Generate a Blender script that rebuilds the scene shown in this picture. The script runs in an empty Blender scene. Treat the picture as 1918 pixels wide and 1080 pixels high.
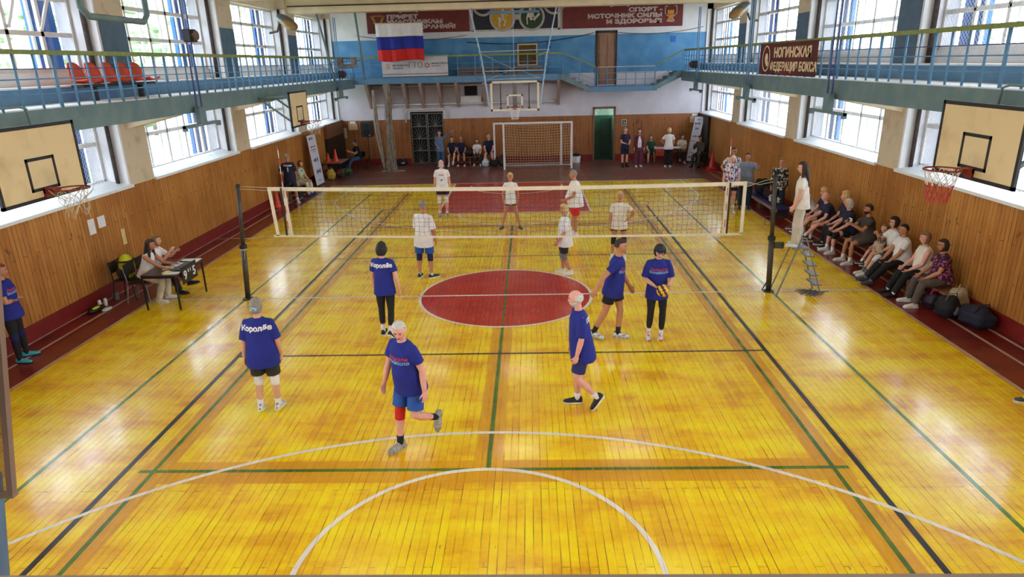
import bpy, bmesh, math, random
from mathutils import Vector, Matrix, noise as mnoise
R_ = math.radians
random.seed(7)
scene = bpy.context.scene
COL = scene.collection

# ------------------------------------------------------------------ camera
F_PX, PITCH, YAW, ROLL = 1255.9, 0.32514, -0.032084, -0.025166
CAM = Vector((0.567, -13.375, 4.657))
ct, st = math.cos(PITCH), math.sin(PITCH)
fwd = Vector((math.sin(YAW) * ct, math.cos(YAW) * ct, -st))
rt = Vector((math.cos(YAW), -math.sin(YAW), 0))
up = rt.cross(fwd)
rt2 = rt * math.cos(ROLL) + up * math.sin(ROLL)
up2 = up * math.cos(ROLL) - rt * math.sin(ROLL)
cd = bpy.data.cameras.new('camera')
cam = bpy.data.objects.new('camera', cd)
COL.objects.link(cam)
cd.sensor_width = 36
cd.lens = F_PX / 1918 * 36
cd.clip_start = 0.05
cd.clip_end = 300
cam.matrix_world = Matrix(((rt2.x, up2.x, -fwd.x, CAM.x), (rt2.y, up2.y, -fwd.y, CAM.y),
                           (rt2.z, up2.z, -fwd.z, CAM.z), (0, 0, 0, 1)))
scene.camera = cam

# ------------------------------------------------------------------ world: overcast sky, exposure
scene.view_settings.view_transform = 'Standard'
scene.view_settings.look = 'None'
scene.view_settings.gamma = 1
scene.view_settings.use_curve_mapping = False
scene.view_settings.exposure = 0.95
w = bpy.data.worlds.new('overcast_sky')
scene.world = w
w.use_nodes = True
nt = w.node_tree
bg = nt.nodes['Background']
tcw = nt.nodes.new('ShaderNodeTexCoord')
nzw = nt.nodes.new('ShaderNodeTexNoise')
nzw.inputs['Scale'].default_value = 2.5
nzw.inputs['Detail'].default_value = 4
crw = nt.nodes.new('ShaderNodeValToRGB')
crw.color_ramp.elements[0].position = .3
crw.color_ramp.elements[0].color = (.74, .85, 1, 1)
crw.color_ramp.elements[1].position = .7
crw.color_ramp.elements[1].color = (.95, .97, 1, 1)
nt.links.new(tcw.outputs['Generated'], nzw.inputs['Vector'])
nt.links.new(nzw.outputs['Fac'], crw.inputs['Fac'])
nt.links.new(crw.outputs['Color'], bg.inputs['Color'])
bg.inputs['Strength'].default_value = SKY = 7.0

# daylight portals in the four window bands (they guide sampling, they emit nothing)
for sx in (-1, 1):
    for z0, z1 in ((2.2, 3.9), (4.6, 6.7)):
        ld = bpy.data.lights.new('window_portal', 'AREA')
        ld.shape = 'RECTANGLE'
        ld.size = 36
        ld.size_y = z1 - z0
        ld.cycles.is_portal = True
        lo = bpy.data.objects.new('window_portal', ld)
        lo.location = (sx * 9.3, 2.0, (z0 + z1) / 2)
        # -Z of the light points into the hall
        zax = Vector((sx, 0, 0)); xax = Vector((0, 1, 0)); yax = zax.cross(xax)
        lo.matrix_world = Matrix(((xax.x, yax.x, zax.x, lo.location.x), (xax.y, yax.y, zax.y, lo.location.y),
                                  (xax.z, yax.z, zax.z, lo.location.z), (0, 0, 0, 1)))
        COL.objects.link(lo)

# ------------------------------------------------------------------ materials
def lin(c):
    return tuple(((v / 255) / 12.92 if v / 255 <= .04045 else ((v / 255 + .055) / 1.055) ** 2.4) for v in c[:3]) + (1,)
_M = {}
def M(name, col=(128, 128, 128), rough=.6, met=0., var=.12, scale=8., bump=0., bscale=None, stretch=(1, 1, 1),
      col2=None, thr=(.35, .65), coat=0., alpha=1., trans=0.):
    """procedural material: noise-varied colour, optional bump"""
    if name in _M: return _M[name]
    m = bpy.data.materials.new(name); m.use_nodes = True; _M[name] = m
    n = m.node_tree; b = n.nodes['Principled BSDF']
    b.inputs['Roughness'].default_value = rough
    b.inputs['Metallic'].default_value = met
    b.inputs['Coat Weight'].default_value = coat
    tc = n.nodes.new('ShaderNodeTexCoord'); mp = n.nodes.new('ShaderNodeMapping')
    mp.inputs['Scale'].default_value = stretch
    nz = n.nodes.new('ShaderNodeTexNoise'); nz.inputs['Scale'].default_value = scale; nz.inputs['Detail'].default_value = 5
    cr = n.nodes.new('ShaderNodeValToRGB')
    c = lin(col)
    c2 = lin(col2) if col2 else tuple(min(1, v * (1 + var)) for v in c[:3]) + (1,)
    c1 = c if col2 else tuple(v * (1 - var) for v in c[:3]) + (1,)
    cr.color_ramp.elements[0].position = thr[0]; cr.color_ramp.elements[0].color = c1
    cr.color_ramp.elements[1].position = thr[1]; cr.color_ramp.elements[1].color = c2
    L = n.links.new
    L(tc.outputs['Object'], mp.inputs['Vector']); L(mp.outputs['Vector'], nz.inputs['Vector'])
    L(nz.outputs['Fac'], cr.inputs['Fac']); L(cr.outputs['Color'], b.inputs['Base Color'])
    if bump:
        bp = n.nodes.new('ShaderNodeBump'); bp.inputs['Strength'].default_value = bump; bp.inputs['Distance'].default_value = .02
        nb = n.nodes.new('ShaderNodeTexNoise'); nb.inputs['Scale'].default_value = bscale or scale * 2
        L(mp.outputs['Vector'], nb.inputs['Vector']); L(nb.outputs['Fac'], bp.inputs['Height']); L(bp.outputs['Normal'], b.inputs['Normal'])
    return m

def glass_mat(name, tint=(.93, .97, 1), gloss=.08):
    if name in _M: return _M[name]
    m = bpy.data.materials.new(name); m.use_nodes = True; _M[name] = m
    n = m.node_tree; n.nodes.clear()
    o = n.nodes.new('ShaderNodeOutputMaterial'); t = n.nodes.new('ShaderNodeBsdfTransparent'); g = n.nodes.new('ShaderNodeBsdfGlossy')
    g.inputs['Roughness'].default_value = .05; mx = n.nodes.new('ShaderNodeMixShader')
    nz = n.nodes.new('ShaderNodeTexNoise'); nz.inputs['Scale'].default_value = 3
    cr = n.nodes.new('ShaderNodeValToRGB')
    cr.color_ramp.elements[0].color = tuple(v * .93 for v in tint) + (1,); cr.color_ramp.elements[1].color = tuple(tint) + (1,)
    n.links.new(nz.outputs['Fac'], cr.inputs['Fac']); n.links.new(cr.outputs['Color'], t.inputs['Color'])
    mx.inputs[0].default_value = gloss
    n.links.new(t.outputs[0], mx.inputs[1]); n.links.new(g.outputs[0], mx.inputs[2]); n.links.new(mx.outputs[0], o.inputs[0])
    return m

def boards_mat(name, along, width, length, gap, ca, cb, gapcol, rough=.35, wear=None, wthr=.66, gapvar=True, knots=None, coat=0.,
               bump=.25, big=.7, third=None):
    """boards along an axis ('y' on the floor, 'z' on a wall): shared world coordinates so gaps line up"""
    if name in _M: return _M[name]
    m = bpy.data.materials.new(name); m.use_nodes = True; _M[name] = m
    n = m.node_tree; b = n.nodes['Principled BSDF']; L = n.links.new; N = n.nodes.new
    g = N('ShaderNodeNewGeometry'); sp = N('ShaderNodeSeparateXYZ'); L(g.outputs['Position'], sp.inputs[0])
    cb_ = N('ShaderNodeCombineXYZ')
    la, wa = {'y': ('Y', 'X'), 'zx': ('Z', 'X'), 'zy': ('Z', 'Y')}[along]
    L(sp.outputs[la], cb_.inputs[0]); L(sp.outputs[wa], cb_.inputs[1])
    br = N('ShaderNodeTexBrick'); br.inputs['Scale'].default_value = 1; br.offset = .37; br.offset_frequency = 3
    br.inputs['Brick Width'].default_value = length; br.inputs['Row Height'].default_value = width
    br.inputs['Mortar Size'].default_value = gap; br.inputs['Mortar Smooth'].default_value = .3
    br.inputs['Color1'].default_value = (0, 0, 0, 1); br.inputs['Color2'].default_value = (1, 1, 1, 1); br.inputs['Mortar'].default_value = (.5, .5, .5, 1)
    L(cb_.outputs[0], br.inputs['Vector'])
    # broad tone
    nz = N('ShaderNodeTexNoise'); nz.inputs['Scale'].default_value = big; nz.inputs['Detail'].default_value = 6; nz.inputs['Roughness'].default_value = .65
    mp0 = N('ShaderNodeMapping'); mp0.inputs['Scale'].default_value = (2.6, .8, 1) if along == 'y' else (1, 1, 1); L(cb_.outputs[0], mp0.inputs['Vector']); L(mp0.outputs[0], nz.inputs['Vector'])
    # grain along the board
    mp = N('ShaderNodeMapping'); mp.inputs['Scale'].default_value = (1.2, 22, 1); L(cb_.outputs[0], mp.inputs['Vector'])
    gr = N('ShaderNodeTexNoise'); gr.inputs['Scale'].default_value = 2.; gr.inputs['Detail'].default_value = 4; L(mp.outputs[0], gr.inputs['Vector'])
    a1 = N('ShaderNodeMath'); a1.operation = 'MULTIPLY_ADD'; a1.inputs[1].default_value = .1 if along == 'y' else .22; L(br.outputs['Color'], a1.inputs[0]); L(nz.outputs['Fac'], a1.inputs[2])
    a2 = N('ShaderNodeMath'); a2.operation = 'MULTIPLY_ADD'; a2.inputs[1].default_value = .14 if along == 'y' else .3; L(gr.outputs['Fac'], a2.inputs[0]); L(a1.outputs[0], a2.inputs[2])
    cr = N('ShaderNodeValToRGB'); e = cr.color_ramp.elements
    e[0].position = .46 if along == 'y' else .5; e[0].color = lin(ca); e[1].position = .76 if along == 'y' else .95; e[1].color = lin(cb)
    if third:
        x = e.new(.6 if along == 'y' else .72); x.color = lin(third)
    L(a2.outputs[0], cr.inputs['Fac'])
    col = cr.outputs['Color']
    def mix(fac, c, d):
        k = N('ShaderNodeMix'); k.data_type = 'RGBA'; L(fac, k.inputs[0]); L(c, k.inputs[6])
        if hasattr(d, 'links'): L(d, k.inputs[7])
        else: k.inputs[7].default_value = lin(d)
        return k.outputs[2]
    def thresh(src, lo, hi):
        k = N('ShaderNodeMapRange'); k.inputs[1].default_value = lo; k.inputs[2].default_value = hi; L(src, k.inputs[0]); return k.outputs[0]
    if wear:
        mp2 = N('ShaderNodeMapping'); mp2.inputs['Scale'].default_value = (1.6, 9, 1); L(cb_.outputs[0], mp2.inputs['Vector'])
        wn = N('ShaderNodeTexNoise'); wn.inputs['Scale'].default_value = 2.6; wn.inputs['Detail'].default_value = 7; wn.inputs['Roughness'].default_value = .72
        L(mp2.outputs[0], wn.inputs['Vector'])
        col = mix(thresh(wn.outputs['Fac'], wthr, wthr + .03), col, wear)
    if knots:
        v = N('ShaderNodeTexVoronoi'); v.inputs['Scale'].default_value = 1; mpk = N('ShaderNodeMapping'); mpk.inputs['Scale'].default_value = (3, 9, 1)
        L(cb_.outputs[0], mpk.inputs['Vector']); L(mpk.outputs[0], v.inputs['Vector'])
        k = N('ShaderNodeMapRange'); k.inputs[1].default_value = .16; k.inputs[2].default_value = .08; L(v.outputs['Distance'], k.inputs[0])
        col = mix(k.outputs[0], col, knots)
    # gap, darker where grime sits
    gn = N('ShaderNodeTexNoise'); gn.inputs['Scale'].default_value = 3.1; gn.inputs['Detail'].default_value = 3
    mp3 = N('ShaderNodeMapping'); mp3.inputs['Scale'].default_value = (.5, 6, 1); L(cb_.outputs[0], mp3.inputs['Vector']); L(mp3.outputs[0], gn.inputs['Vector'])
    gm = N('ShaderNodeMath'); gm.operation = 'MULTIPLY'; L(br.outputs['Fac'], gm.inputs[0])
    L(thresh(gn.outputs['Fac'], .3, .62), gm.inputs[1])
    col = mix(gm.outputs[0], col, gapcol)
    L(col, b.inputs['Base Color'])
    rr = N('ShaderNodeMapRange'); rr.inputs[3].default_value = rough * .75; rr.inputs[4].default_value = rough * 1.35; L(gr.outputs['Fac'], rr.inputs[0])
    L(rr.outputs[0], b.inputs['Roughness'])
    b.inputs['Coat Weight'].default_value = coat; b.inputs['Coat Roughness'].default_value = .11
    bp = N('ShaderNodeBump'); bp.inputs['Strength'].default_value = bump * (.35 if along == 'y' else 1); bp.inputs['Distance'].default_value = .003
    hs = N('ShaderNodeMath'); hs.operation = 'SUBTRACT'; L(gr.outputs['Fac'], hs.inputs[0]); L(br.outputs['Fac'], hs.inputs[1])
    L(hs.outputs[0], bp.inputs['Height']); L(bp.outputs['Normal'], b.inputs['Normal']); L(bp.outputs['Normal'], b.inputs['Coat Normal'])
    return m

# ------------------------------------------------------------------ mesh builder
class MB:
    def __init__(s): s.v = []; s.f = []; s.m = []; s.mi = 0
    def add(s, vs, fs):
        o = len(s.v); s.v += [tuple(v) for v in vs]
        for f in fs: s.f.append(tuple(i + o for i in f)); s.m.append(s.mi)
        return s
    def box(s, x0, x1, y0, y1, z0, z1):
        v = [(x, y, z) for z in (z0, z1) for y in (y0, y1) for x in (x0, x1)]
        return s.add(v, [(0, 2, 3, 1), (4, 5, 7, 6), (0, 1, 5, 4), (2, 6, 7, 3), (0, 4, 6, 2), (1, 3, 7, 5)])
    def obox(s, mat, hx, hy, hz):
        v = [mat @ Vector((x * hx, y * hy, z * hz)) for z in (-1, 1) for y in (-1, 1) for x in (-1, 1)]
        return s.add(v, [(0, 2, 3, 1), (4, 5, 7, 6), (0, 1, 5, 4), (2, 6, 7, 3), (0, 4, 6, 2), (1, 3, 7, 5)])
    def quad(s, a, b, c, d): return s.add([a, b, c, d], [(0, 1, 2, 3)])
    def bar(s, a, b, w, h=None, ref=(0, 0, 1)):
        """rectangular bar from a to b, w across, h along ref"""
        a = Vector(a); b = Vector(b); h = h or w; t = (b - a).normalized(); r = Vector(ref)
        if abs(t.dot(r)) > .98: r = Vector((0, 1, 0)) if abs(t.y) < .9 else Vector((1, 0, 0))
        sd = t.cross(r).normalized(); u = sd.cross(t).normalized()
        v = [p + sd * (i * w / 2) + u * (j * h / 2) for p in (a, b) for j in (-1, 1) for i in (-1, 1)]
        return s.add(v, [(0, 2, 3, 1), (4, 5, 7, 6), (0, 1, 5, 4), (2, 6, 7, 3), (0, 4, 6, 2), (1, 3, 7, 5)])
    def tube(s, pts, ra, rb=None, n=8, side=None, cap=True):
        pts = [Vector(p) for p in pts]; k = len(pts)
        if not hasattr(ra, '__len__'): ra = [ra] * k
        rb = ra if rb is None else rb
        if not hasattr(rb, '__len__'): rb = [rb] * k
        o = len(s.v); prev = Vector(side) if side is not None else None
        for i, p in enumerate(pts):
            t = (pts[min(i + 1, k - 1)] - pts[max(i - 1, 0)])
            if t.length < 1e-9: t = Vector((0, 0, 1))
            t.normalize()
            if prev is None: prev = Vector((1, 0, 0)) if abs(t.x) < .8 else Vector((0, 1, 0))
            sd = prev - t * prev.dot(t)
            if sd.length < 1e-3:
                sd = Vector((0, 1, 0)) - t * t.y
            sd.normalize(); w_ = t.cross(sd)
            if side is None: prev = sd
            for j in range(n):
                a = 2 * math.pi * j / n
                s.v.append(tuple(p + sd * (math.cos(a) * ra[i]) + w_ * (math.sin(a) * rb[i])))
        for i in range(k - 1):
            for j in range(n):
                a = o + i * n + j; b = o + i * n + (j + 1) % n
                s.f.append((a, b, b + n, a + n)); s.m.append(s.mi)
        if cap:
            s.f.append(tuple(o + j for j in reversed(range(n)))); s.m.append(s.mi)
            s.f.append(tuple(o + (k - 1) * n + j for j in range(n))); s.m.append(s.mi)
        return s
    def lathe(s, prof, c=(0, 0, 0), n=20, sx=1, sy=1):
        """prof: (r,z) pairs bottom to top"""
        o = len(s.v)
        for r, z in prof:
            for j in range(n):
                a = 2 * math.pi * j / n
                s.v.append((c[0] + r * sx * math.cos(a), c[1] + r * sy * math.sin(a), c[2] + z))
        for i in range(len(prof) - 1):
            for j in range(n):
                a = o + i * n + j; b = o + i * n + (j + 1) % n
                s.f.append((a, b, b + n, a + n)); s.m.append(s.mi)
        s.f.append(tuple(o + j for j in reversed(range(n)))); s.m.append(s.mi)
        s.f.append(tuple(o + (len(prof) - 1) * n + j for j in range(n))); s.m.append(s.mi)
        return s
    def ball(s, c, rx, ry=None, rz=None, nu=12, nv=8, fn=None, mat=None):
        ry = ry or rx; rz = rz or rx; c = Vector(c); o = len(s.v)
        def put(d):
            p = Vector((d.x * rx, d.y * ry, d.z * rz))
            if fn: p = fn(d, p)
            p = (mat @ p) if mat else p
            s.v.append(tuple(c + p))
        put(Vector((0, 0, -1)))
        for i in range(1, nv):
            ph = -math.pi / 2 + math.pi * i / nv
            for j in range(nu):
                a = 2 * math.pi * j / nu
                put(Vector((math.cos(a) * math.cos(ph), math.sin(a) * math.cos(ph), math.sin(ph))))
        put(Vector((0, 0, 1))); e = len(s.v) - 1
        for j in range(nu):
            s.f.append((o, o + 1 + (j + 1) % nu, o + 1 + j)); s.m.append(s.mi)
            b = e - nu
            s.f.append((e, b + j, b + (j + 1) % nu)); s.m.append(s.mi)
        for i in range(nv - 2):
            for j in range(nu):
                a = o + 1 + i * nu + j; b = o + 1 + i * nu + (j + 1) % nu
                s.f.append((a, b, b + nu, a + nu)); s.m.append(s.mi)
        return s
    def prism(s, poly, axis, d0, d1):
        """poly: 2d points; extruded along axis from d0 to d1 ('x': poly=(y,z), 'y': (x,z), 'z': (x,y))"""
        def P(q, d): return {'x': (d, q[0], q[1]), 'y': (q[0], d, q[1]), 'z': (q[0], q[1], d)}[axis]
        n = len(poly); v = [P(q, d0) for q in poly] + [P(q, d1) for q in poly]
        return s.add(v, [tuple(range(n))[::-1], tuple(range(n, 2 * n))] + [(i, (i + 1) % n, (i + 1) % n + n, i + n) for i in range(n)])
    def build(s, name, mats, parent=None, smooth=False, bevel=0, world=False, fixn=True):
        """world=True: vertices given in world space although the parent is an Empty somewhere (unrotated)"""
        me = bpy.data.meshes.new(name)
        v = s.v
        if parent is not None and world:
            l = parent.matrix_world.translation if False else wloc(parent)
            v = [(a - l[0], b - l[1], c - l[2]) for a, b, c in v]
        me.from_pydata(v, [], s.f); me.validate()
        if not isinstance(mats, (list, tuple)): mats = [mats]
        for m in mats: me.materials.append(m)
        if len(mats) > 1: me.polygons.foreach_set('material_index', s.m)
        if fixn and len(s.f) < 60000:
            bm = bmesh.new(); bm.from_mesh(me); bmesh.ops.recalc_face_normals(bm, faces=bm.faces); bm.to_mesh(me); bm.free()
        if smooth: me.polygons.foreach_set('use_smooth', [True] * len(me.polygons))
        me.update()
        o = bpy.data.objects.new(name, me); COL.objects.link(o)
        if parent is not None: o.parent = parent
        if bevel:
            bv = o.modifiers.new('bevel', 'BEVEL'); bv.width = bevel; bv.segments = 2; bv.limit_method = 'ANGLE'
        return o

def wloc(o):
    l = Vector(o.location)
    while o.parent: o = o.parent; l += Vector(o.location)
    return l

def tag(o, label=None, cat=None, group=None, kind=None):
    if label: o['label'] = label
    if cat: o['category'] = cat
    if group: o['group'] = group
    if kind: o['kind'] = kind
    return o
def thing(name, loc, label, cat, group=None, rz=0):
    o = bpy.data.objects.new(name, None); COL.objects.link(o); o.location = loc; o.rotation_euler = (0, 0, rz)
    o.empty_display_size = .1
    return tag(o, label, cat, group)
def struct(o): o['kind'] = 'structure'; return o
def copy_tree(o, parent=None):
    c = o.copy(); COL.objects.link(c)
    if parent: c.parent = parent
    for ch in list(o.children): copy_tree(ch, c)
    return c
def text_mesh(body, size, name, mat, extrude=.004, align='CENTER', offset=0., spacing=1., line=.9, res=3):
    cu = bpy.data.curves.new(name, 'FONT'); cu.body = body; cu.size = size; cu.extrude = extrude; cu.align_x = align; cu.align_y = 'CENTER'
    cu.offset = offset; cu.space_character = spacing; cu.space_line = line; cu.resolution_u = res
    o = bpy.data.objects.new(name, cu); COL.objects.link(o)
    bpy.context.view_layer.update()
    me = bpy.data.meshes.new_from_object(o.evaluated_get(bpy.context.evaluated_depsgraph_get()))
    bpy.data.objects.remove(o); me.name = name; me.materials.clear(); me.materials.append(mat)
    r = bpy.data.objects.new(name, me); COL.objects.link(r)
    xs = [v.co.x for v in me.vertices]; ys = [v.co.y for v in me.vertices]
    ax = {'CENTER': (min(xs) + max(xs)) / 2, 'LEFT': min(xs), 'RIGHT': max(xs)}[align]; r['w'] = max(xs) - min(xs); ay = (min(ys) + max(ys)) / 2
    for v in me.vertices: v.co.x -= ax; v.co.y -= ay
    return r
FACE = {'-y': Matrix.Rotation(R_(90), 4, 'X'), '+x': Matrix.Rotation(R_(90), 4, 'Z') @ Matrix.Rotation(R_(90), 4, 'X'),
        '-x': Matrix.Rotation(R_(-90), 4, 'Z') @ Matrix.Rotation(R_(90), 4, 'X'), '+y': Matrix.Rotation(R_(180), 4, 'Z') @ Matrix.Rotation(R_(90), 4, 'X')}
def put_text(o, parent, loc, face='-y', world=True, sx=1., width=None):
    if width: sx = width / o['w']
    l = Vector(loc) - (wloc(parent) if world else Vector((0, 0, 0)))
    o.parent = parent; o.matrix_local = Matrix.Translation(l) @ FACE[face] @ Matrix.Diagonal((sx, 1, 1, 1))
    return o
# ================================================================== SHELL
GAP = (70, 42, 12)
MY = boards_mat('yellow_floor_boards', 'y', .09, 3.4, .0042, (224, 158, 0), (254, 228, 2), GAP, rough=.26, wear=(120, 100, 84), wthr=.645, third=(246, 200, 0), coat=.5, big=.9)
MRED = boards_mat('red_floor_boards', 'y', .09, 3.4, .0024, (98, 20, 18), (135, 38, 26), (30, 8, 8), rough=.3, wear=(120, 92, 84), wthr=.6, coat=.25, big=.8)
MREDW = boards_mat('worn_red_floor_boards', 'y', .09, 3.4, .006, (128, 106, 96), (116, 22, 20), (24, 10, 8), rough=.33, wear=(140, 122, 112), wthr=.53, third=(106, 36, 32), coat=.15, big=.35)
MREDC = boards_mat('red_circle_boards', 'y', .09, 3.4, .0022, (170, 30, 18), (194, 50, 28), (60, 12, 8), rough=.24, wear=(206, 176, 140), wthr=.645, coat=.3)
MWL = boards_mat('white_line_paint', 'y', .09, 3.4, .0022, (222, 214, 200), (244, 240, 230), (110, 86, 50), rough=.3, wear=(190, 150, 50), wthr=.68, coat=.2)
MPL = boards_mat('pinkish_line_paint', 'y', .09, 3.4, .0022, (178, 140, 128), (205, 175, 160), (110, 66, 50), rough=.35, wear=(130, 70, 50), wthr=.62)
MBK = boards_mat('black_line_paint', 'y', .09, 3.4, .0022, (22, 22, 34), (44, 42, 52), (10, 8, 6), rough=.28, wear=(150, 110, 40), wthr=.66, coat=.2)
MGR = boards_mat('green_line_paint', 'y', .09, 3.4, .0022, (52, 92, 16), (90, 126, 24), (40, 40, 10), rough=.25, wear=(200, 160, 20), wthr=.61, coat=.3)
MOR = boards_mat('orange_touch_up_paint', 'y', .09, 3.4, .0024, (212, 148, 2), (228, 168, 4), GAP, rough=.26, wear=(216, 160, 10), wthr=.66, coat=.5)

XW, YB, YF = 8.72, 19.9, -16.0
def flat(mb, pts, z): mb.add([(x, y, z) for x, y in pts], [tuple(range(len(pts)))])
def rect(mb, x0, x1, y0, y1, z): flat(mb, [(x0, y0), (x1, y0), (x1, y1), (x0, y1)], z)
def arc(mb, cx, cy, r, wd, a0, a1, z, n=64, dash=0):
    for i in range(n):
        if dash and i % (2 * dash) >= dash: continue
        t0 = R_(a0 + (a1 - a0) * i / n); t1 = R_(a0 + (a1 - a0) * (i + 1) / n)
        p = [(cx + rr * math.cos(t), cy + rr * math.sin(t)) for rr, t in ((r - wd / 2, t0), (r + wd / 2, t0), (r + wd / 2, t1), (r - wd / 2, t1))]
        flat(mb, p, z)
fl = struct(MB().box(-9.3, 9.3, -16.2, 21.2, -.2, 0).build('floor', MREDW))
def paint(name, mb, mat):
    o = mb.build(name, mat, fl, fixn=False); return o
b = MB(); rect(b, -7.58, 7.58, -15.8, 13.96, .0012); paint('yellow_field', b, MY)
b = MB(); rect(b, -XW, -7.58, -15.8, 13.96, .0012); rect(b, 7.58, XW, -15.8, 13.96, .0012); paint('red_border', b, MRED)
b = MB()
for yy in (-6.4, 6.4): rect(b, -4.3, 4.3, yy - .26, yy + .2, .0018)
for xx in (-4.1, 4.1, 0): rect(b, xx - .17, xx + .17, -12 if xx else -6.4, 12 if xx else 6.4, .0015)
paint('touch_up_bands', b, MOR)
b = MB()
for xx in (-4.115, 4.115, -5.55, 5.55): rect(b, xx - .028, xx + .028, -12, 12, .0024)
for yy in (-6.4, 6.4): rect(b, -4.3, 4.3, yy - .03, yy + .03, .0027)
rect(b, -.03, .03, -6.4, -1.8, .0024); rect(b, -.03, .03, 1.8, 6.4, .0024); rect(b, -.02, .02, -1.7, 1.7, .0042)
paint('green_lines', b, MGR)
b = MB(); flat(b, [(1.8 * math.cos(R_(a)), 1.8 * math.sin(R_(a))) for a in range(0, 360, 4)], .003)
for s in (-1, 1): rect(b, -2.5, 2.5, min(s * 8.2, s * 13.96), max(s * 8.2, s * 13.96), .003)
paint('red_circle_and_keys', b, MREDC)
b = MB()
for xx in (-4.48, 4.44): rect(b, xx - .035, xx + .035, -9, 9, .0036)
for yy in (-9, -3, 3, 9): rect(b, -4.5, 4.46, yy - .025, yy + .025, .0039)
rect(b, -4.515, -4.445, -11, -9, .0036); rect(b, 4.405, 4.475, -11, -9, .0036)
paint('black_lines', b, MBK)
b = MB()
rect(b, -7.6, 7.6, -.03, .03, .0048)
arc(b, 0, 0, 1.8, .06, 0, 360, .0048, 90)
for s in (-1, 1):
    a0, a1 = (14, 166) if s < 0 else (194, 346)
    arc(b, 0, s * 12.35, 6.8, .06, a0, a1, .0048, 80)
    ye = s * 12.35 - s * 6.8 * math.sin(R_(14)) * -1 if False else s * (12.35 - 6.8 * math.sin(R_(14)))
    for xx in (-6.6, 6.6): rect(b, xx - .03, xx + .03, min(ye, s * 13.96), max(ye, s * 13.96), .0048)
    arc(b, 0, s * 8.2, 1.8, .06, *((0, 180) if s < 0 else (180, 360)), .0048, 40)
    for xx in (-2.5, 2.5): rect(b, xx - .03, xx + .03, min(s * 8.2, s * 13.96), max(s * 8.2, s * 13.96), .0048)
    rect(b, -2.53, 2.53, s * 8.2 - .03, s * 8.2 + .03, .0048)
    arc(b, 0, s * 13.3, 1.8, .06, *((0, 180) if s < 0 else (180, 360)), .0048, 40)
    rect(b, -7.58, 7.58, s * 13.96 - .03, s * 13.96 + .03, .0048)
paint('white_lines', b, MWL)
b = MB()
for xx in (-7.6, 7.6): rect(b, xx - .03, xx + .03, -15.8, 13.96, .0056)
for xx in (-8.2, 8.2): rect(b, xx - .03, xx + .03, -15.8, 16, .0056)
for xx in (-8.6, 8.6): rect(b, xx - .03, xx + .03, -15.8, 16, .0056)
rect(b, -8.6, -7.6, 5.3, 5.36, .0056); rect(b, 7.6, 8.2, 5.3, 5.36, .0056)
paint('side_lines', b, MPL)

MWOODX = boards_mat('wood_panelling_side', 'zy', .105, 2.4, .009, (150, 92, 34), (192, 132, 62), (70, 38, 14), rough=.42, knots=(112, 62, 26), bump=.3, third=(172, 110, 46))
MWOODB = boards_mat('wood_panelling_back', 'zx', .105, 2.4, .009, (122, 70, 32), (164, 102, 52), (62, 32, 14), rough=.42, knots=(92, 48, 22), bump=.3, third=(156, 94, 46))
MWHITE = M('whitewashed_plaster', (222, 218, 218), .8, var=.04, scale=3, bump=.15, bscale=20)
MCREAM = M('cream_beam_paint', (222, 205, 172), .7, var=.06, scale=2, bump=.1)
MBEIGE = M('peeling_beige_paint', (206, 188, 160), .75, col2=(180, 160, 140), thr=(.55, .75), scale=3, bump=.2)
MBLUEW = M('sky_blue_wall_paint', (64, 124, 172), .55, col2=(88, 148, 190), thr=(.35, .7), scale=1.6, bump=.1)
MBLUEC = M('grey_blue_column_paint', (80, 104, 126), .6, var=.12, scale=4, bump=.1)
MTEAL = M('teal_balcony_paint', (94, 120, 128), .55, col2=(116, 138, 140), thr=(.4, .75), scale=2.5, bump=.15)
MTEAL2 = M('blue_balcony_paint', (84, 124, 160), .55, col2=(104, 140, 168), thr=(.4, .75), scale=2.5, bump=.15)
MRAIL = M('blue_railing_paint', (92, 142, 180), .45, var=.12, scale=10)
MRAILD = M('dark_blue_rail_paint', (52, 72, 128), .45, var=.15, scale=10)
MHAND = M('olive_handrail_paint', (128, 142, 78), .5, var=.15, scale=12)
MSKIRT = M('dark_red_skirting', (118, 26, 22), .45, var=.12, scale=5)
MFRAME = M('white_window_frame', (214, 208, 204), .6, var=.06, scale=6)
MSILL = M('peeling_white_sill', (226, 228, 230), .6, col2=(196, 190, 178), thr=(.6, .7), scale=5, bump=.3)
MPIPE = M('rusty_dark_pipe', (60, 46, 40), .7, var=.4, scale=14)
MPIPEW = M('white_pipe_paint', (200, 190, 184), .6, var=.08)
MGLASS = glass_mat('window_glass')
MEXTB = M('blue_outside_wall', (36, 84, 150), .7, var=.06)
MBROWNF = M('pinkish_brown_bracket', (162, 136, 124), .7, var=.12, scale=6)
MBLACK = M('black_paint', (22, 20, 20), .5, var=.2)
MDARK = M('dark_void', (14, 12, 14), .8, var=.2)

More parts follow.
